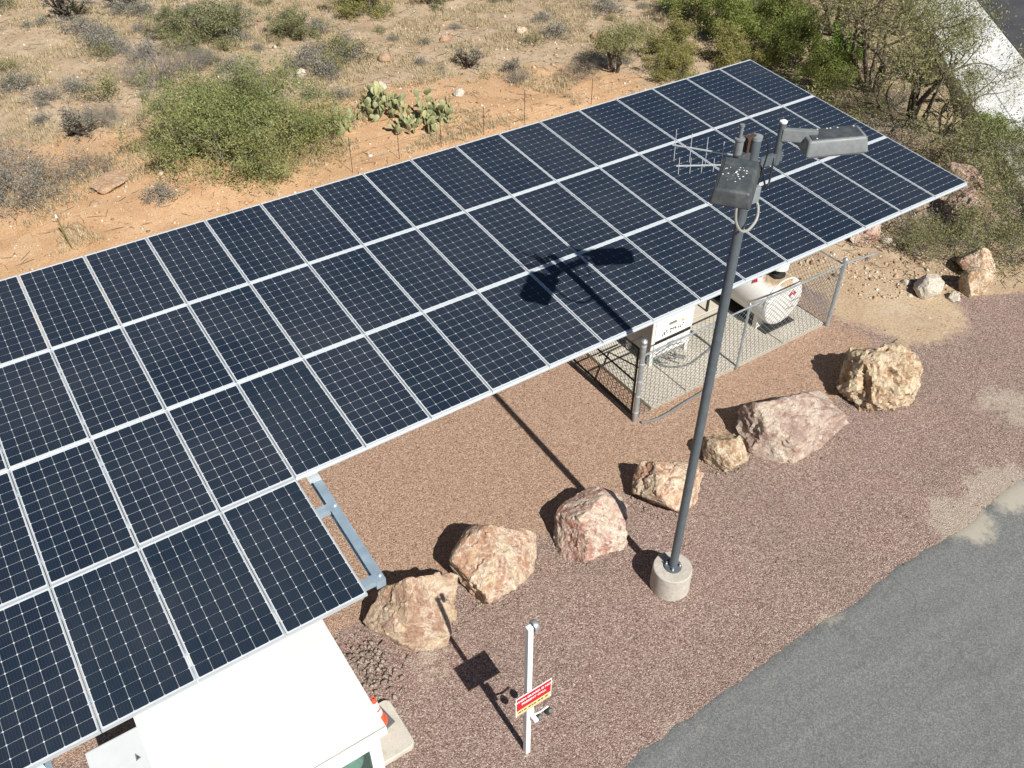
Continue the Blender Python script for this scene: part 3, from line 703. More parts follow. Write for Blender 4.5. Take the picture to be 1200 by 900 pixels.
# gate on the west side: dark frame standing a little open
for x_ in (0,):
    g = MB()
    a, b = Vector((9.66, -4.15, 0)), Vector((9.70, -2.0, 0))
    z = Vector((0, 0, 1))
    g.tube([a + z * .15, a + z * 1.85], .024, 8); g.tube([b + z * .15, b + z * 1.85], .024, 8)
    g.tube([a + z * .15, b + z * .15], .024, 8); g.tube([a + z * 1.0, b + z * 1.0], .02, 8); g.tube([a + z * 1.85, b + z * 1.85], .024, 8)
    fp(g.build('gate_frame', 'dark_steel', fe, True))
    fp(MB().tube([a + z * .3 + Vector((.02, .0, 0)), a + z * 1.8 + Vector((.02, 0, 0))], .012, 6).build('gate_rod', 'aluminium', fe))
chain((9.67, -4.13, 0), (9.70, -2.02, 0), .18, 1.82, mat='dark_steel')
fp(MB().tube([(9.72, -4.2, 1.35), (10.55, -2.3, .12)], .018, 6).build('brace', 'dark_steel', fe)); fp(MB().tube([(9.72, -2.9, .8), (10.9, -2.95, .85)], .018, 6).build('brace', 'dark_steel', fe))
kx = MB()
for z in (.25, .7, 1.1, 1.55, 2.0): kx.lathe([(.058, z), (.062, z + .015), (.058, z + .03)], 14, Matrix.Translation((9.66, -4.28, 0)))
fp(kx.build('tension_band', 'aluminium', fe, True))

# ------------------------------------------------------------------ equipment on the pad
cab = empty('equipment_cabinet', (11.7, -2.6, .1), 'white power cabinet on legs with printed front panel inside the fence', 'cabinet')
def cp(o): o.location = (-11.7, 2.6, -.1); return o
cp(MB().bbox(10.97, 12.13, -3.18, -2.35, .33, 1.85, .012).build('body', 'white_paint', cab))
cp(MB().box(10.955, 10.969, -3.17, -2.36, .35, 1.83).build('shaded_side', 'side_shade', cab))  # added plate, darker colour paints the shade on the west side
cp(MB().bbox(11.03, 11.93, -3.205, -3.178, .79, 1.82, .006).build('front_panel', 'white_paint', cab))
cp(MB().bbox(11.945, 12.12, -3.20, -3.178, .79, 1.82, .006).build('front_panel', 'white_paint', cab))
cp(MB().box(11.06, 12.10, -3.19, -3.1805, .70, .78).build('vent_slot', 'dark_steel', cab))
cp(MB().bbox(11.03, 11.93, -3.21, -3.178, .36, .69, .008).build('lower_panel', 'white_paint', cab))
cp(MB().box(11.07, 11.95, -3.19, -3.0, .27, .325).build('shelf_edge', 'grey_panel', cab))
for x in (10.98, 12.02):
    for y in (-3.17, -2.45): cp(MB().bbox(x, x + .10, y, y + .09, .1, .33, .006).build('leg', 'white_paint', cab))
cp(MB().box(11.40, 11.62, -3.209, -3.2055, 1.10, 1.17).build('display', 'display_green', cab))
cp(MB().lathe([(.03, 0), (.03, .012)], 12, Matrix.Translation((11.80, -3.205, 1.10)) @ Matrix.Rotation(R(90), 4, 'X')).build('indicator', 'amber', cab))
pr_ = MB(); rg = random.Random(8)
for _ in range(34):
    x = rg.uniform(11.22, 11.84); z = .90 + (x - 11.2) * .06 + rg.uniform(-.06, .07); s_ = rg.uniform(.012, .034)
    pr_.box(x, x + s_, -3.2085 - rg.random() * .002, -3.2055, z, z + s_ * 1.2)
tag(cp(pr_.build('printed_label', 'ink_dark', cab)), kind='stuff')
for z in (.42, .52): cp(MB().tube([(11.10, -3.225, z), (11.5, -3.23, z + .1), (11.85, -3.225, z + .03)], .012, 6).build('conduit', 'cable_grey', cab, True))
hs = MB()
for k in range(7):
    a = rg.uniform(11.1, 11.9); hs.tube(spline([(a, -3.12, .29), (a + .03, -3.18, .22), (a + .10, -3.24, .125), (a + .22, -3.30 - .03 * k, .118)], 4), .016, 6)
tag(cp(hs.build('conduit', 'cable_grey', cab, True)), kind='stuff')
cp(MB().bbox(11.06, 11.30, -3.16, -2.9, .1, .28, .03).build('pump', 'door_green', cab))
hose = MB().tube(spline([(11.2, -3.3, .13), (11.4, -3.5, .125), (11.75, -3.62, .12), (12.2, -3.55, .12), (12.6, -3.45, .12), (13.2, -3.2, .12)], 8), .022, 8).build('hose', 'cable_grey', None, True)
tag(hose, 'grey hose lying across the concrete pad below the white cabinet', 'hose')
hose2 = MB().tube(spline([(9.72, -4.42, .03), (9.95, -4.5, .03), (10.3, -4.52, .03), (10.9, -4.46, .03), (11.4, -4.42, .03), (11.75, -4.38, .03), (11.86, -4.32, .04)], 8), .028, 8).build('cable', 'cable_grey', None, True)
tag(hose2, 'grey cable lying on gravel along the outside of the chain link fence', 'cable')

tk = empty('fuel_tank', (14.48, -2.7, .1), 'white horizontal fuel tank with red hazard diamonds and rust stained top', 'fuel tank')
def tp(o): o.location = (-14.48, 2.7, -.1); return o
Tm = Matrix.Translation((14.48, -2.65, .80)) @ Matrix.Rotation(R(90), 4, 'X')
def rust_tank():
    t = NT('tank_shell'); co = t.coord(True)
    base = t.ramp(t.noise(co, 2, 4), [(.3, (.78, .77, .73)), (.7, (.84, .83, .79))])
    d = t.n('VectorMath', operation='DISTANCE'); t.l(co, d.inputs[0]); d.inputs[1].default_value = (14.45, -3.45, 1.42)
    f = t.math('ADD', t.ramp(d.outputs['Value'], [(.18, 1.), (.62, 0.)]), t.math('MULTIPLY', t.math('SUBTRACT', t.noise(co, 5, 6, .7), .5), .9))
    c = t.mix(t.ramp(f, [(.35, 0.), (.75, .9)]), base, t.ramp(t.noise(co, 9, 5), [(.3, (.16, .09, .045)), (.7, (.50, .36, .20))]))
    M['tank_shell'] = t.base(c, .45)
rust_tank()
prof = [(.02, 1.16), (.3, 1.145), (.5, 1.12), (.585, 1.08), (.60, 1.05), (.60, -1.05), (.585, -1.08), (.5, -1.12), (.02, -1.16)]
tp(MB().lathe(prof[::-1], 48, Tm).build('shell', 'tank_shell', tk, True))
tp(MB().lathe([(.604, 1.0), (.609, 1.01), (.609, 1.03), (.604, 1.04)], 48, Tm).build('weld_band', 'tank_white', tk, True))
for y in (-3.45, -1.85):
    s_ = MB(); n = 10; xs_ = [14.48 + (-.52 + 1.04 * k / n) for k in range(n + 1)]
    zs_ = [.80 - math.sqrt(max(0, .60 ** 2 - (x - 14.48) ** 2)) + .0 for x in xs_]
    vv = [(x, yy, z) for yy in (y - .06, y + .06) for x, z in list(zip(xs_, zs_)) + [(x, .1) for x in xs_]]
    m_ = 2 * (n + 1); ff = []
    for k in range(n):
        ff += [(k, n + 1 + k, n + 2 + k, k + 1), (m_ + k, m_ + k + 1, m_ + n + 2 + k, m_ + n + 1 + k), (k, k + 1, m_ + k + 1, m_ + k)]
    ff += [(0, m_, m_ + n + 1, n + 1), (n, n + n + 1, m_ + n + n + 1, m_ + n)]
    tp(s_.add(vv, ff).build('saddle', 'tank_white', tk))
tp(MB().lathe([(.17, 1.34), (.17, 1.44), (.12, 1.46), (.12, 1.60)], 24, Matrix.Translation((14.45, -3.42, 0))).build('filler_neck', 'dark_steel', tk, True))
tp(MB().lathe([(.19, 1.60), (.20, 1.605), (.20, 1.83), (.185, 1.85), (.02, 1.86)], 24, Matrix.Translation((14.45, -3.42, 0))).build('vent_cap', 'tank_white', tk, True))
def diamond(name, mt, s):
    o = tp(MB().add([(0, -s, 0), (s, 0, 0), (0, s, 0), (-s, 0, 0)], [(0, 1, 2, 3)], mt).build(name, 'sign_white', tk))
    q = s * .47
    for dx, dy, m_ in ((0, s * .5, 'placard_red'), (-s * .5, 0, 'placard_red'), (s * .5, 0, 'placard_red'), (0, -s * .5, 'sign_white')):
        MB().add([(dx, dy - q, .003), (dx + q, dy, .003), (dx, dy + q, .003), (dx - q, dy, .003)], [(0, 1, 2, 3)], mt).build('quarter', m_, o)
    MB().add([(-q * .25, s * .5 - q * .5, .006), (q * .25, s * .5 - q * .5, .006), (q * .25, s * .5 + q * .5, .006), (-q * .25, s * .5 + q * .5, .006)], [(0, 1, 2, 3)], mt).build('numeral_bar', 'sign_white', o)
diamond('hazard_placard', Matrix.Translation((14.62, -3.806, 1.02)) @ Matrix.Rotation(R(86), 4, 'X'), .13)
ang = R(38)
diamond('hazard_placard', Matrix.Translation((14.48 - .612 * math.sin(ang), -3.15, .80 + .612 * math.cos(ang))) @ Matrix.Rotation(-ang, 4, 'Y'), .15)
ln = MB()
for k, (x, z, l) in enumerate(((14.62, .80, .3), (14.5, .62, .26))): ln.box(x, x + l, -3.815, -3.812, z, z + .03)
tp(ln.build('printed_line', 'grey_panel', tk))
tp(MB().box(14.0, 14.96, -3.79, -1.7, .1, .13).build('drip_tray', 'dark_steel', tk))

rk = empty('steel_rack', (12.9, -1.9, .1), 'dark steel rack with sloping top between the cabinet and the tank', 'rack')
def kp(o): o.location = (-12.9, 1.9, -.1); return o
for x in (12.55, 13.5):
    for y in (-2.35, -1.5): kp(MB().box(x - .025, x + .025, y - .025, y + .025, .1, 1.0).build('leg', 'dark_steel', rk))
kp(MB().box(12.5, 13.6, -2.45, -1.4, 1.0, 1.04).build('top', 'dark_steel', rk))
kp(MB().tube([(12.35, -2.5, .95), (13.8, -2.4, 1.0)], .02, 6).build('crossbar', 'dark_steel', rk)); kp(MB().tube([(12.55, -2.35, .3), (13.5, -2.35, .95)], .015, 6).build('brace', 'dark_steel', rk))

# ------------------------------------------------------------------ boulders
def rock_mesh(name, seed, dims, planes=14, sub=5, rough=.05, cav=0., hmin=.72, extra=()):
    rg = random.Random(seed); bm = bmesh.new(); bmesh.ops.create_icosphere(bm, subdivisions=sub, radius=1)
    pl = []
    for _ in range(planes):
        n = Vector((rg.gauss(0, 1), rg.gauss(0, 1), rg.gauss(0, .8))).normalized(); pl.append((n, rg.uniform(hmin, .98)))
    for n, h in extra: pl.append((Vector(n).normalized(), h))
    off = Vector((seed * 3.1, seed * 1.7, seed * .9))
    for v in bm.verts:
        d = v.co.normalized(); r = 1.12
        for n, h in pl:
            c = d.dot(n)
            if c > .05: r = min(r, h / c)
        p = d * r
        k = fbm(p * 6 + off, 4) * rough * .4
        for sc, am in ((1.5, .07 + cav), (3.6, .045 + cav * .4), (8.5, .022 + cav * .1)):
            c = noise.voronoi((p + noise.noise_vector(p * 1.5 + off) * .03) * sc + off * .7)[1][0]; h = noise.cell_vector(c * 9.7)
            k += am * ((p * sc + off * .7 - c).dot(h - Vector((.5, .5, .5))) * 1.5 + (h.x - .5) * .55)
        p = d * (r + k)
        v.co = (p.x * dims[0], p.y * dims[1], p.z * dims[2])
    me = bpy.data.meshes.new(name); bm.to_mesh(me); bm.free(); return me
def boulder(seed, x, y, dims, rz, mat, label, z=None, tilt=(0, 0), sink=.3, group=None, name='boulder', **kw):
    me = rock_mesh(name, seed, dims, **kw)
    o = link(name, me, mat); zz = gz(x, y) if 12 < y or x > 16 else 0
    o.location = (x, y, zz + dims[2] * (1 - sink) - .06 if z is None else z); o.rotation_euler = (tilt[0], tilt[1], rz)
    return tag(o, label, 'boulder' if name == 'boulder' else 'rock', group)
boulder(11, 3.46, -6.05, (.82, .66, .72), R(-25), 'rock_olive', 'cream and pink boulder with broad flat faces closest to the guard booth', planes=6, rough=.035, extra=(((.55, -.5, .75), .52), ((-.75, -.35, .65), .60), ((-.1, .8, .5), .62), ((.1, -1, .25), .7)), sink=.34)
boulder(12, 5.06, -5.96, (.84, .66, .66), R(22), 'rock_orange', 'rounded orange and pink boulder, second along the row from the booth', sink=.38, planes=8, rough=.035, hmin=.72, extra=(((.35, -.55, .8), .66), ((-.6, -.2, .8), .72)))
boulder(13, 6.98, -6.24, (.74, .62, .60), R(-10), 'rock_pink', 'pink veined boulder touched by the thin shadow of the lamp post', sink=.38, planes=9, rough=.04, extra=(((.25, -.55, .85), .64), ((-.9, -.2, .35), .72), ((-.3, .4, .9), .76)))
boulder(14, 8.88, -6.22, (.64, .56, .54), R(-20), 'rock_orange', 'cream and orange boulder directly behind the lamp post', sink=.42, cav=.05, extra=(((0, -.3, 1), .8),))
boulder(15, 10.44, -6.16, (.48, .42, .42), R(-40), 'rock_yellow', 'smallest yellow boulder of the row, squeezed in front of the big mauve one', sink=.42)
boulder(16, 12.04, -6.38, (1.16, .84, .72), R(-18), 'rock_mauve', 'largest boulder, a mauve and white wedge with a slanting face', sink=.36, planes=7, rough=.035, extra=(((-.12, -.5, .9), .56), ((.45, -.95, .1), .66), ((.75, .1, .7), .72), ((-1, -.1, .25), .8), ((0, .8, .6), .62)))
boulder(17, 14.68, -6.42, (.84, .72, .66), R(15), 'rock_yellow', 'knobbly golden boulder with dark hollows at the far end of the row', sink=.36, planes=12, cav=.17, rough=.05, hmin=.85)
# desert rocks
boulder(21, 3.3, 12.2, (.62, .40, .26), R(35), 'rock_desert', 'flat rust coloured rock between the grey brush and the green bush', sink=.3, name='rock', extra=(((.2, -.4, 1), .6),), sub=4)
boulder(22, 18.75, -4.72, (.40, .34, .34), R(10), 'rock_white', 'pale boulder on the dirt at the edge of the brush', sink=.3, sub=4)
boulder(23, 19.05, -5.28, (.20, .17, .13), R(40), 'rock_white', 'small pale stone lying in front of the pale boulder', sink=.3, name='rock', sub=3)
boulder(24, 19.75, -5.30, (.42, .36, .36), R(-30), 'rock_yellow', 'tan rock half hidden in brush with a dark hollow in front', sink=.3, name='rock', sub=4)
boulder(25, 20.6, -4.8, (.5, .4, .42), R(60), 'rock_orange', 'orange rock among the brush behind the tan rock', sink=.35, name='rock', sub=4)
boulder(26, 19.6, -2.1, (.50, .42, .48), R(5), 'rock_pink', 'pinkish white rock peeking out below the east corner of the canopy', sink=.35, name='rock', sub=4, cav=.1)
boulder(27, 22.5, -3.2, (.9, .7, .55), R(25), 'rock_red', 'large reddish outcrop surrounded by dry brush east of the canopy', sink=.4, sub=5, cav=.12)
boulder(28, 23.9, -1.9, (.8, .6, .5), R(70), 'rock_red', 'low reddish rock buried in brush behind the large outcrop', sink=.4, name='rock', sub=4)
rg = random.Random(77)
for k, (x, y, s_) in enumerate(((2.6, 11.2, .16), (18.6, -4.2, .12), (18.25, -4.6, .07), (17.9, -5.45, .06), (19.9, -2.6, .14), (20.3, -3.1, .12), (15.3, 12.1, .2), (13.2, 14.0, .22), (14.6, 16.3, .25), (11.4, 16.8, .2), (17.6, 16.9, .22), (22.8, 13.9, .2), (9.0, 18.0, .18), (20.5, 15.8, .22))):
    boulder(100 + k, x, y, (s_ * 1.2, s_, s_ * .8), rg.uniform(0, 6), rg.choice(('rock_white', 'rock_desert', 'rock_orange')), 'small loose stone lying on the bare desert soil', group='small stones on the desert soil', name='stone', sub=2, planes=10)['category'] = 'stone'

# ------------------------------------------------------------------ loose stones, as geometry
def scatter_stones(name, mat, n, place, size, seed, label, cat, sub_z=.25):
    rg = np.random.default_rng(seed)
    base = np.array([(1, 0, 0), (-1, 0, 0), (0, 1, 0), (0, -1, 0), (0, 0, 1), (0, 0, -1)], float); f0 = np.array([(4, 0, 2), (4, 2, 1), (4, 1, 3), (4, 3, 0), (5, 2, 0), (5, 1, 2), (5, 3, 1), (5, 0, 3)])
    V = []; F = []; RD = []; c = 0
    for _ in range(n):
        p = place(rg)
        if p is None: continue
        x, y = p; s_ = size(rg)
        q = base * rg.uniform(.55, 1.25, (6, 1)) + rg.normal(0, .18, (6, 3)); q *= s_ * np.array([1, rg.uniform(.6, 1), rg.uniform(.45, .8)])
        a = rg.uniform(0, 6.28); ca, sa = math.cos(a), math.sin(a); q = q @ np.array([[ca, -sa, 0], [sa, ca, 0], [0, 0, 1]])
        V.append(q + [x, y, gz(x, y) + s_ * sub_z]); F.append(f0 + 6 * c); RD += [rg.random()] * 8; c += 1
    o = link(name, np_mesh(name, np.concatenate(V), np.concatenate(F), RD), mat)
    return tag(o, label, cat, kind='stuff')
def yard_place(rg):
    x = rg.uniform(1.5, 21); y = rg.uniform(-10.1, -1.6)
    if 9.9 < x < 15.7 and y > -4.3: return None
    if x > 17 and y > -3.9 - (x - 17.3) * .62: return None
    if x < 2.5 and y > -8.8: return None
    return x, y
scatter_stones('loose_gravel', 'gravel_chips', 12000, yard_place, lambda r: r.uniform(.006, .014) if r.random() < .97 else r.uniform(.015, .03), 3, 'loose pinkish gravel chips covering the yard beside the road', 'gravel')
def desert_place(rg):
    if rg.random() < .07: 
        x, y = rg.uniform(17, 22), rg.uniform(-5.5, -2); return (x, y) if y > -4.2 - (x - 17.3) * .62 else None
    return rg.uniform(-2, 34), rg.uniform(8, 32)
scatter_stones('desert_pebbles', 'desert_pebbles', 20000, desert_place, lambda r: min(.16, .018 + r.exponential(.017)), 5, 'pebbles and small stones strewn over the desert soil', 'pebbles', .15)
ring_spots = [(3.46, -6.05, .75), (5.06, -5.96, .7), (6.98, -6.24, .65), (8.88, -6.22, .58), (10.44, -6.16, .42), (12.04, -6.4, .98), (14.68, -6.42, .78)]
def ring_place(rg):
    x, y, r = ring_spots[rg.integers(0, len(ring_spots))]; a = rg.uniform(0, 6.28); q = r * (1 + abs(rg.normal(0, .16)))
    return x + q * math.cos(a), y + q * .8 * math.sin(a)
scatter_stones('stone_chips', 'rubble_stones', 1500, ring_place, lambda r: min(.05, .012 + r.exponential(.008)), 21, 'stone chips and crumbs gathered round the feet of the boulders', 'gravel')
scatter_stones('rubble', 'rubble_stones', 190, lambda r: (r.normal(2.42, .17), r.normal(-6.35, .30)), lambda r: r.uniform(.02, .06), 9, 'grey rubble stones heaped between the booth and the first boulder', 'rubble', .5)

# ------------------------------------------------------------------ vegetation
def branch_system(rg, stems, height, spread, depth, r0, kids=(2, 3), up=.35, wander=.35, segs=4, start_spread=.15, len0=.55, shrink=.68):
    """returns tubes [(pts, radii)] and twig tips/points"""
    tubes = []; tips = []
    def grow(p, d, L, r, lev):
        pts = [p]; rs = [r]; q = p
        for k in range(segs):
            d = (d + np.array([rg.normal(0, wander), rg.normal(0, wander), rg.normal(0, wander) * .7 + up * .12])); d /= np.linalg.norm(d)
            q = q + d * L / segs
            if q[2] < .04: q[2] = .04
            pts.append(q); rs.append(r * (1 - .45 * (k + 1) / segs))
        tubes.append((pts, rs))
        if lev >= depth:
            tips.append(pts); return
        for c in range(rg.integers(kids[0], kids[1] + 1)):
            i = rg.integers(max(1, segs - 2), segs + 1)
            a = rg.normal(0, 1, 3); a -= d * a.dot(d); a /= np.linalg.norm(a)
            nd = d * .75 + a * rg.uniform(.45, .95); nd[2] += up * .35; nd /= np.linalg.norm(nd)
            grow(pts[i], nd, L * shrink * rg.uniform(.75, 1.2), rs[i] * .68, lev + 1)
    for s in range(stems):
        a = 2 * math.pi * (s + rg.uniform(-.3, .3)) / stems; t = rg.uniform(.25, 1) * spread
        d = np.array([math.cos(a) * t, math.sin(a) * t, height]); d /= np.linalg.norm(d)
        grow(np.array([math.cos(a), math.sin(a), 0]) * rg.uniform(.2, 1) * start_spread, d, math.hypot(height, t) * len0 * rg.uniform(.8, 1.15), r0 * rg.uniform(.6, 1.1), 0)
    return tubes, tips
def tubes_mesh(name, tubes, rg, n=3):
    V = []; F = []; RD = []; c = 0
    ang = np.arange(n) * 2 * np.pi / n; ca, sa = np.cos(ang)[:, None], np.sin(ang)[:, None]
    for pts, rs in tubes:
        d = pts[-1] - pts[0]; d = d / (np.linalg.norm(d) + 1e-9); u = np.cross(d, [0.3, .2, .9]); u /= np.linalg.norm(u) + 1e-9; w = np.cross(d, u); q = rg.random()
        for i, (p, r) in enumerate(zip(pts, rs)):
            V.append(p + (ca * u + sa * w) * r)
            if i:
                k = c + i * n
                for a in range(n): F.append((k - n + a, k - n + (a + 1) % n, k + (a + 1) % n, k + a)); RD.append(q)
        c += len(pts) * n
    return np_mesh(name, np.concatenate(V), np.array(F), RD)
def leaves_mesh(name, pts, size, rg, aspect=.45, clump=None):
    n = len(pts); d = rg.normal(0, 1, (n, 3)); d[:, 2] += .35; d /= np.linalg.norm(d, axis=1)[:, None]
    a = rg.normal(0, 1, (n, 3)); a -= d * (a * d).sum(1)[:, None]; a /= np.linalg.norm(a, axis=1)[:, None]
    s = (size * rg.uniform(.6, 1.4, n))[:, None]
    V = np.stack([pts - d * s * .5, pts + a * s * aspect * .5, pts + d * s * .5, pts - a * s * aspect * .5], 1).reshape(-1, 3)
    F = np.arange(4 * n).reshape(n, 4)
    rd = np.clip(rg.random(n) * .5 + (clump if clump is not None else rg.random(n)) * .5, 0, 1)
    return np_mesh(name, V, F, rd)
def spread_leaves(rg, tips, n, jitter):
    T = np.array([t for t in tips]); k = rg.integers(0, len(T), n); i = rg.random(n) * (T.shape[1] - 1); lo = np.floor(i).astype(int); fr_ = (i - lo)[:, None]
    p = T[k, lo] * (1 - fr_) + T[k, np.minimum(lo + 1, T.shape[1] - 1)] * fr_
    cl = rg.random(len(T))[k]
    return p + rg.normal(0, jitter, (n, 3)) * [1, 1, .8], cl
BUSH = {}
def bush_type(key, seed, bark, leaf=None, leaves=0, lsize=.05, jitter=.08, aspect=.45, tubes_n=3, dome=None, **kw):
    rg = np.random.default_rng(seed); tb, tips = branch_system(rg, **kw)
    wm = tubes_mesh('trunk', tb, rg, tubes_n); wm.materials.append(M[bark]); lm = None
    if leaves:
        p, cl = spread_leaves(rg, tips, leaves, jitter)
        if dome:
            nd = int(leaves * .8); u = rg.normal(0, 1, (nd, 3)); u[:, 2] = np.abs(u[:, 2]); u /= np.linalg.norm(u, axis=1)[:, None]
            lump = np.array([1 + .45 * fbm((a * 2.6, b * 2.6, c * 2.6 + 4), 3) for a, b, c in u])
            q = u * (rg.uniform(.35, 1, nd) ** .5 * lump)[:, None] * np.array(dome)
            gap = np.array([fbm((a * 1.6, b * 1.6, c * 1.6), 3) for a, b, c in q]); ok = gap > -.07
            p = np.concatenate([p, q[ok]]); cl = np.concatenate([cl, np.clip(.5 + gap[ok], 0, 1)]); p[:, 2] = np.maximum(p[:, 2], .03)
        lm = leaves_mesh('crown', p, lsize, rg, aspect, cl); lm.materials.append(M[leaf])
    BUSH[key] = (wm, lm)
def plant(name, key, x, y, s, rz, label, cat, group=None, sz=None):
    o = empty(name, (x, y, gz(x, y) - .03), label, cat, group, rz); o.scale = (s, s, sz or s)
    wm, lm = BUSH[key]; link('trunk', wm, None, o)
    if lm: tag(link('crown', lm, None, o), kind='stuff')
    return o
bush_type('big', 1, 'bark_grey', 'leaf_creosote', 46000, .085, .13, .30, dome=(2.8, 2.5, 2.35), stems=46, height=2.2, spread=2.5, depth=3, r0=.03, kids=(2, 4), up=.16, start_spread=1.3, len0=.50, shrink=.62)
bush_type('creosote', 2, 'bark_brown', 'leaf_green', 10000, .075, .09, .42, stems=16, height=1.5, spread=1.1, depth=3, r0=.018, kids=(2, 3), up=.3, start_spread=.25, len0=.55)
bush_type('creosote_yellow', 3, 'bark_grey', 'leaf_yellow', 11000, .075, .10, .38, stems=18, height=1.4, spread=1.2, depth=3, r0=.014, kids=(2, 3), up=.3, start_spread=.3, len0=.5)
bush_type('lush', 22, 'bark_brown', 'leaf_lush', 15000, .075, .10, .38, stems=18, height=1.6, spread=1.1, depth=3, r0=.018, kids=(2, 3), up=.35, start_spread=.3, len0=.55)
bush_type('grey_brush', 4, 'bark_grey', 'leaf_grey', 7000, .055, .09, .35, stems=40, height=.85, spread=1.5, depth=3, r0=.012, kids=(2, 4), up=.15, wander=.3, start_spread=.7, len0=.5)
bush_type('dead_brush', 5, 'bark_grey', None, stems=42, height=1.1, spread=1.2, depth=3, r0=.014, kids=(2, 3), up=.25, wander=.22, start_spread=.35, len0=.52)
bush_type('dark_cholla', 6, 'bark_dark', 'leaf_grey', 1500, .05, .03, .6, stems=14, height=1.1, spread=.8, depth=2, r0=.045, kids=(2, 3), up=.3, start_spread=.25, len0=.5, tubes_n=5)
bush_type('small_shrub', 7, 'bark_grey', 'leaf_grey', 1100, .04, .045, .4, stems=18, height=.32, spread=.4, depth=2, r0=.008, kids=(2, 3), up=.2, start_spread=.12, len0=.6)
bush_type('small_shrub_b', 8, 'bark_brown', 'leaf_mesquite', 900, .04, .05, .4, stems=14, height=.35, spread=.35, depth=2, r0=.008, kids=(2, 3), up=.2, start_spread=.1, len0=.6)
bush_type('mesquite_small', 9, 'bark_dark', 'leaf_mesquite', 8500, .065, .13, .35, stems=6, height=1.5, spread=1.4, depth=4, r0=.055, kids=(2, 3), up=.25, wander=.28, start_spread=.1, len0=.45, shrink=.72, tubes_n=4)
bush_type('mesquite_tree', 10, 'bark_dark', 'leaf_mesquite', 9500, .08, .20, .30, stems=6, height=4.0, spread=2.2, depth=4, r0=.10, kids=(2, 3), up=.25, wander=.24, start_spread=.2, len0=.42, shrink=.74, tubes_n=5)
bush_type('mesquite_tree_b', 14, 'bark_brown', 'leaf_mesquite', 8000, .08, .22, .30, stems=5, height=4.0, spread=2.6, depth=4, r0=.10, kids=(2, 3), up=.22, wander=.26, start_spread=.2, len0=.42, shrink=.74, tubes_n=5)
bush_type('dense_brush', 11, 'bark_grey', 'leaf_mesquite', 8500, .065, .11, .36, stems=34, height=1.2, spread=1.7, depth=3, r0=.018, kids=(2, 3), up=.15, wander=.34, start_spread=.8, len0=.5)
bush_type('tangle', 12, 'bark_brown', 'leaf_grey', 3500, .06, .1, .35, stems=34, height=.9, spread=1.7, depth=3, r0=.02, kids=(2, 3), up=.05, wander=.42, start_spread=.9, len0=.5)
bush_type('bright_shrub', 13, 'bark_brown', 'leaf_bright', 9000, .08, .09, .5, stems=16, height=.9, spread=.9, depth=3, r0=.014, kids=(2, 3), up=.25, start_spread=.3, len0=.5)

plant('green_bush', 'big', 7.4, 12.1, 1.03, 2.3, 'broad feathery green bush, the largest, right behind the canopy edge', 'bush')
plant('grey_brush', 'grey_brush', 1.0, 13.2, 1.3, 1., 'wide tangle of grey dry brush beside the rust coloured rock', 'brush', sz=1.25)
plant('grey_brush', 'grey_brush', -.2, 15.6, 1.15, 3., 'grey dry brush behind the wide grey tangle', 'brush')
plant('grey_brush', 'tangle', 3.1, 13.6, .55, 2., 'low grey twigs trailing towards the rust coloured rock', 'brush')
plant('dark_brush', 'dark_cholla', 3.4, 16.4, 1.0, .7, 'dark grey thorny shrub standing above the grey brush', 'shrub')
plant('dark_brush', 'grey_brush', 4.1, 16.9, .6, 2.7, 'small grey brush leaning on the dark thorny shrub', 'brush')
plant('dead_brush', 'dead_brush', 6.7, 18.9, 1.35, 0., 'leafless purplish grey brush behind the broad green bush', 'brush')
plant('dead_brush', 'dead_brush', 8.2, 19.4, .9, 2., 'smaller leafless brush next to the purplish brush', 'brush')
plant('green_shrub', 'creosote', 10.0, 21.8, 1.0, .4, 'upright green shrub on the desert behind the leafless brush', 'shrub')
plant('green_shrub', 'creosote', 8.9, 23.4, .75, 1.4, 'green shrub a little behind the upright green shrub', 'shrub')
plant('green_shrub', 'creosote', 12.8, 20.6, .75, 2.4, 'compact green shrub standing alone on the desert slope', 'shrub')
plant('green_shrub', 'creosote_yellow', 16.4, 21.6, 1.1, .3, 'yellowish green shrub at the back of the desert clearing', 'shrub')
plant('green_shrub', 'creosote', 19.8, 21.0, .8, .9, 'green shrub at the back of the clearing beside the yellowish one', 'shrub')
plant('cholla', 'dark_cholla', 5.9, 27.8, 1.6, .2, 'dark branching cactus thicket far behind the grey brush', 'cactus')
plant('cholla', 'dark_cholla', 8.0, 27.6, 1.1, 2.2, 'smaller dark cactus next to the far thicket', 'cactus')
plant('cholla', 'dark_cholla', 17.0, 14.2, .85, 1.1, 'purplish cholla cactus behind the prickly pear', 'cactus')
plant('cholla', 'dark_cholla', 18.0, 12.9, .55, 2.1, 'dry brown shrub beside the purplish cholla', 'shrub')
plant('dry_shrub', 'dead_brush', 17.6, 11.9, .55, 2.1, 'pale leafless shrub in front of the purplish cholla', 'shrub')
plant('mesquite', 'mesquite_small', 21.2, 10.6, 1.05, .2, 'small dark stemmed mesquite standing behind the wire fence', 'tree')
plant('low_brush', 'tangle', 19.9, 11.1, .55, .5, 'low dry brush beside the small mesquite', 'brush')
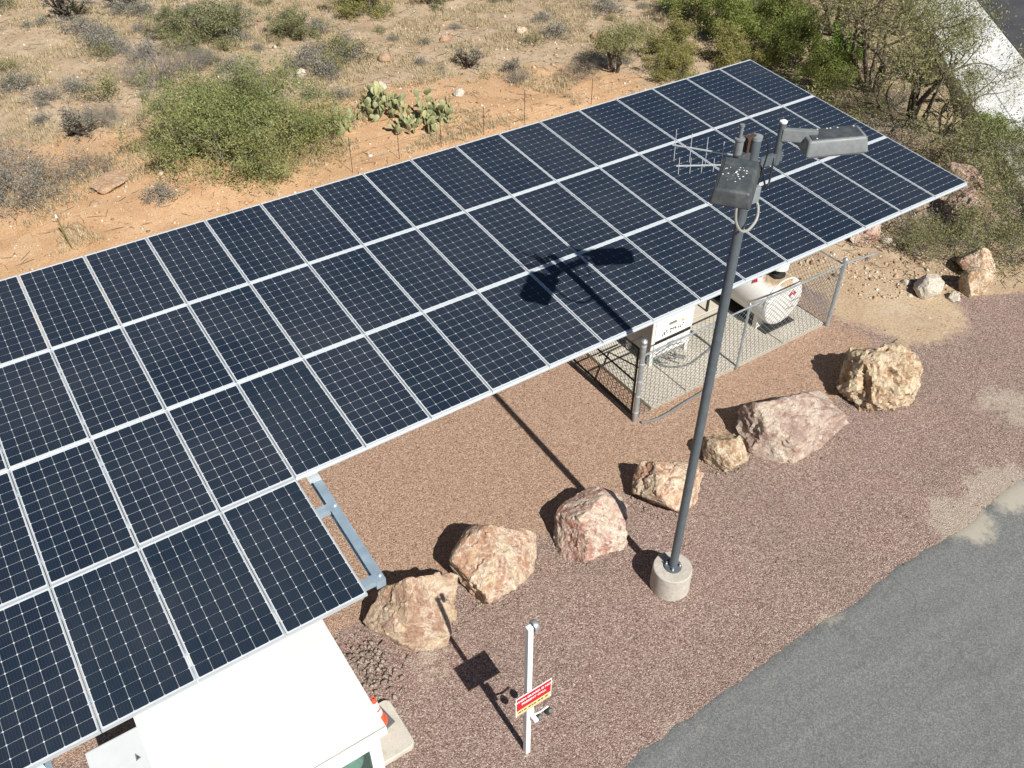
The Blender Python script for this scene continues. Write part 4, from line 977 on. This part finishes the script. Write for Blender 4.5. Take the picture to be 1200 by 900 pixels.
for k, (x, y, s_, key, lb) in enumerate((
    (22.6, 9.0, .8, 'creosote_yellow', 'yellow green shrub against the back edge of the canopy'),
    (24.0, 10.6, .95, 'creosote_yellow', 'yellow green shrub behind the small mesquite'),
    (25.2, 8.8, .9, 'creosote_yellow', 'yellow green shrub near the far corner of the canopy'),
    (26.6, 10.4, 1.05, 'lush', 'tall green shrub behind the yellow green ones'),
    (28.3, 9.7, 1.1, 'lush', 'tall feathery green shrub next to the far mesquite'),
    (27.0, 7.4, 1.1, 'lush', 'bushy green shrub behind the far corner of the canopy'),
    (27.6, 12.6, 1.2, 'lush', 'green shrub at the back edge of the thicket'),
    (26.0, 5.2, .9, 'lush', 'low green shrub beside the canopy east edge'),
    (30.2, 11.6, 1.3, 'dead_brush', 'pale leafless bush inside the thicket'),
    (29.4, 7.0, 1.0, 'bright_shrub', 'bright green shrub below the mesquite trees'),
    (27.6, -.5, .8, 'bright_shrub', 'bright green shrub beside the pale concrete apron'),
    (25.2, 3.0, .8, 'dense_brush', 'dense brush below the east edge of the canopy'),
    (26.9, 2.8, .8, 'dead_brush', 'pale dead bush at the foot of the forked mesquite'),
    (24.3, .9, .95, 'tangle', 'tangled dry branches at the east edge of the canopy'),
    (26.0, -1.6, 1.15, 'dense_brush', 'dense green brush in front of the pale apron'),
    (24.6, -2.6, 1.0, 'dense_brush', 'dense brush behind the reddish outcrop'),
    (27.3, -3.2, 1.2, 'dense_brush', 'dense brush at the east end beyond the outcrop'),
    (21.0, -2.2, .9, 'tangle', 'tangle of dry branches under the canopy east corner'),
    (21.9, -4.5, .95, 'dense_brush', 'green brush between the outcrop and the dirt'),
    (20.6, -3.6, .7, 'dense_brush', 'low green brush behind the pale boulder'),
    (23.6, -4.4, 1.0, 'tangle', 'tangle of bare branches in front of the outcrop'),
    (24.4, -5.4, 1.0, 'dense_brush', 'green brush bordering the gravel in the east'),
    (22.6, -6.0, .55, 'bright_shrub', 'small bright green shrub at the gravel edge'),
    (26.5, -5.2, 1.2, 'dense_brush', 'large brush clump at the east edge of the gravel'))):
    plant('thicket_shrub', key, x, y, s_, k * 1.3, lb, 'shrub')
plant('mesquite_tree', 'mesquite_tree', 26.1, 1.5, 1.12, .5, 'forked mesquite tree in front of the pale concrete apron', 'tree')
plant('mesquite_tree', 'mesquite_tree_b', 27.6, 4.3, 1.25, 2.0, 'slender mesquite tree behind the canopy east edge', 'tree')
plant('mesquite_tree', 'mesquite_tree_b', 30.8, 8.6, 1.2, 4.0, 'mesquite tree rising from the thicket behind the tall green shrubs', 'tree')
plant('mesquite_tree', 'mesquite_tree', 29.82, 3.56, .95, 3.4, 'mesquite tree leaning out over the pale concrete apron', 'tree')
plant('mesquite_tree', 'mesquite_tree_b', 33.13, 7.31, 1.0, 5.2, 'mesquite tree overhanging the pale apron beside the thicket', 'tree')
plant('mesquite_tree', 'mesquite_tree', 26.54, 0.45, .7, 1.6, 'low mesquite tree overhanging the near end of the apron', 'tree')
rg = random.Random(31)
for k in range(230):
    x, y = rg.uniform(-2, 32), rg.uniform(10, 31)
    if y + .2 * (x - 10) < 14.5 and rg.random() < .8: continue
    if 14 < x < 24 and rg.random() < .45: continue
    if (x - 7.5) ** 2 + (y - 12) ** 2 < 9: continue
    if x > 25 and y < 8: continue
    key = rg.choice(('small_shrub', 'small_shrub', 'small_shrub_b')); 
    plant('desert_shrub', key, x, y, rg.uniform(.6, 2.1), rg.uniform(0, 6), 'small dry grey shrub scattered over the desert soil' if key == 'small_shrub' else 'small dull green shrub scattered over the desert soil', 'shrub', 'small grey desert shrubs' if key == 'small_shrub' else 'small green desert shrubs')

# prickly pear: every pad an object of its own
pb = bmesh.new(); bmesh.ops.create_uvsphere(pb, u_segments=10, v_segments=6, radius=1)
for v in pb.verts: 
    t = (v.co.z + 1) / 2; wd = .42 + .58 * math.sin(min(1, t * 1.05) * math.pi * .62)
    v.co = (v.co.x * .105 * wd / .85, v.co.y * .022, (v.co.z + 1) * .15)
pad_me = bpy.data.meshes.new('pad'); pb.to_mesh(pad_me); pb.free(); pad_me.materials.append(M['cactus_pad'])
for p in pad_me.polygons: p.use_smooth = True
def prickly_pear(x, y, n, rad, seed, label, s=1.0):
    root = empty('prickly_pear', (x, y, gz(x, y) - .02), label, 'cactus'); rg = random.Random(seed); made = []
    for k in range(n):
        if k < n * .38 or not made:
            a = rg.uniform(0, 6.28); r = rad * math.sqrt(rg.random()); m_ = Matrix.Translation((r * math.cos(a), r * math.sin(a) * .7, -.02))
            lv = 0
        else:
            pm, lv0 = rg.choice(made)
            if lv0 > 2: pm, lv0 = made[rg.randrange(len(made) // 2 + 1)]
            m_ = pm @ Matrix.Translation((rg.uniform(-.06, .06), 0, .27)); m_ = Matrix.Translation(m_.translation); lv = lv0 + 1
        rot = Matrix.Rotation(rg.uniform(0, 6.28), 4, 'Z') @ Matrix.Rotation(rg.gauss(0, .45), 4, 'X') @ Matrix.Rotation(rg.gauss(0, .35), 4, 'Y')
        m_ = Matrix.Translation(m_.translation) @ rot @ Matrix.Scale(rg.uniform(.8, 1.25) * s, 4)
        o = link('pad', pad_me, None, root); o.matrix_local = m_; made.append((m_, lv))
prickly_pear(12.2, 12.3, 150, 1.0, 1, 'tall prickly pear clump growing beside the broad green bush', .86)
prickly_pear(13.1, 10.6, 150, 1.0, 2, 'low prickly pear clump close to the wire fence', .86)
prickly_pear(10.5, 11.9, 45, .6, 3, 'small prickly pear clump half hidden by the broad green bush', 1.05)

# dry grass, as geometry
def grass(n, seed):
    rg = np.random.default_rng(seed); V = []; F = []; RD = []; c = 0
    while c < n:
        x, y = rg.uniform(-3, 34), rg.uniform(9, 32)
        if fbm((x * .35, y * .35, 9.), 3) < .02 + (.25 if y + .2 * (x - 10) < 14 else 0): continue
        z = gz(x, y); q = rg.random()
        for b in range(rg.integers(4, 8)):
            a = rg.uniform(0, 6.28); h = rg.uniform(.06, .24); w = .010; l = rg.uniform(.3, 1.) * h
            bx, by = x + rg.normal(0, .05), y + rg.normal(0, .05); px, py = -math.sin(a) * w, math.cos(a) * w
            V += [(bx - px, by - py, z - .01), (bx + px, by + py, z - .01), (bx + math.cos(a) * l, by + math.sin(a) * l, z + h)]; F.append((len(V) - 3, len(V) - 2, len(V) - 1)); RD.append(min(1, q * .7 + rg.random() * .3))
        c += 1
    tag(link('dry_grass', np_mesh('dry_grass', V, F, RD), 'dry_grass'), 'dry straw coloured grass and litter on the desert slope', 'grass', kind='stuff')
grass(26000, 6)

# ------------------------------------------------------------------ wire fence behind the canopy and a stake
wf = empty('wire_fence', (15.5, 8.9, 0), 'thin wire fence on rusty posts just behind the canopy', 'fence')
fxs = [9.6, 11.2, 12.7, 14.3, 15.9, 18.7, 21.6]
for i, x in enumerate(fxs):
    z = gz(x, 8.9); h = 1.15 if i % 2 == 0 else .95
    MB().box(x - 15.5 - .008, x - 15.5 + .008, -.005, .006, z - .15, z + h).build('post', 'rust', wf)
for h in (.3, .6, .9):
    MB().tube([(x - 15.5, -.012, gz(x, 8.9) + h + (.0 if i % 2 else -.02)) for i, x in enumerate(fxs)], .0035, 4).build('wire', 'rust', wf)
stk = empty('marker_stake', (1.5, 9.1, gz(1.5, 9.1)), 'leaning pale green marker stake on orange soil behind the canopy', 'stake')
MB().tube([(0, 0, -.1), (-.06, .5, .72)], .020, 6).build('stake', 'leaf_yellow', stk); MB().tube([(-.06, .5, .72), (-.066, .55, .80)], .022, 6).build('white_tip', 'sign_white', stk)

def litter_twigs(n, seed):
    rg = np.random.default_rng(seed); tb = []
    for _ in range(n):
        if rg.random() < .3: x, y = rg.uniform(18.5, 27), rg.uniform(-6, 0)
        else: x, y = rg.uniform(-2, 33), rg.uniform(9, 31)
        if x > 17 and y < -3.6 - (x - 17.3) * .62: continue
        a = rg.uniform(0, 6.28); l = rg.uniform(.1, .55); z = gz(x, y) + .012; d = np.array([math.cos(a), math.sin(a), rg.uniform(-.02, .18)])
        p0 = np.array([x, y, z]); p1 = p0 + d * l * .5 + rg.normal(0, .03, 3) * [1, 1, .3]; p2 = p0 + d * l
        tb.append(([p0, p1, p2], [.008, .007, .004]))
    tag(link('fallen_twigs', tubes_mesh('fallen_twigs', tb, rg), 'bark_brown'), 'dead twigs lying about on the desert soil and under the brush', 'twigs', kind='stuff')
litter_twigs(3200, 12)
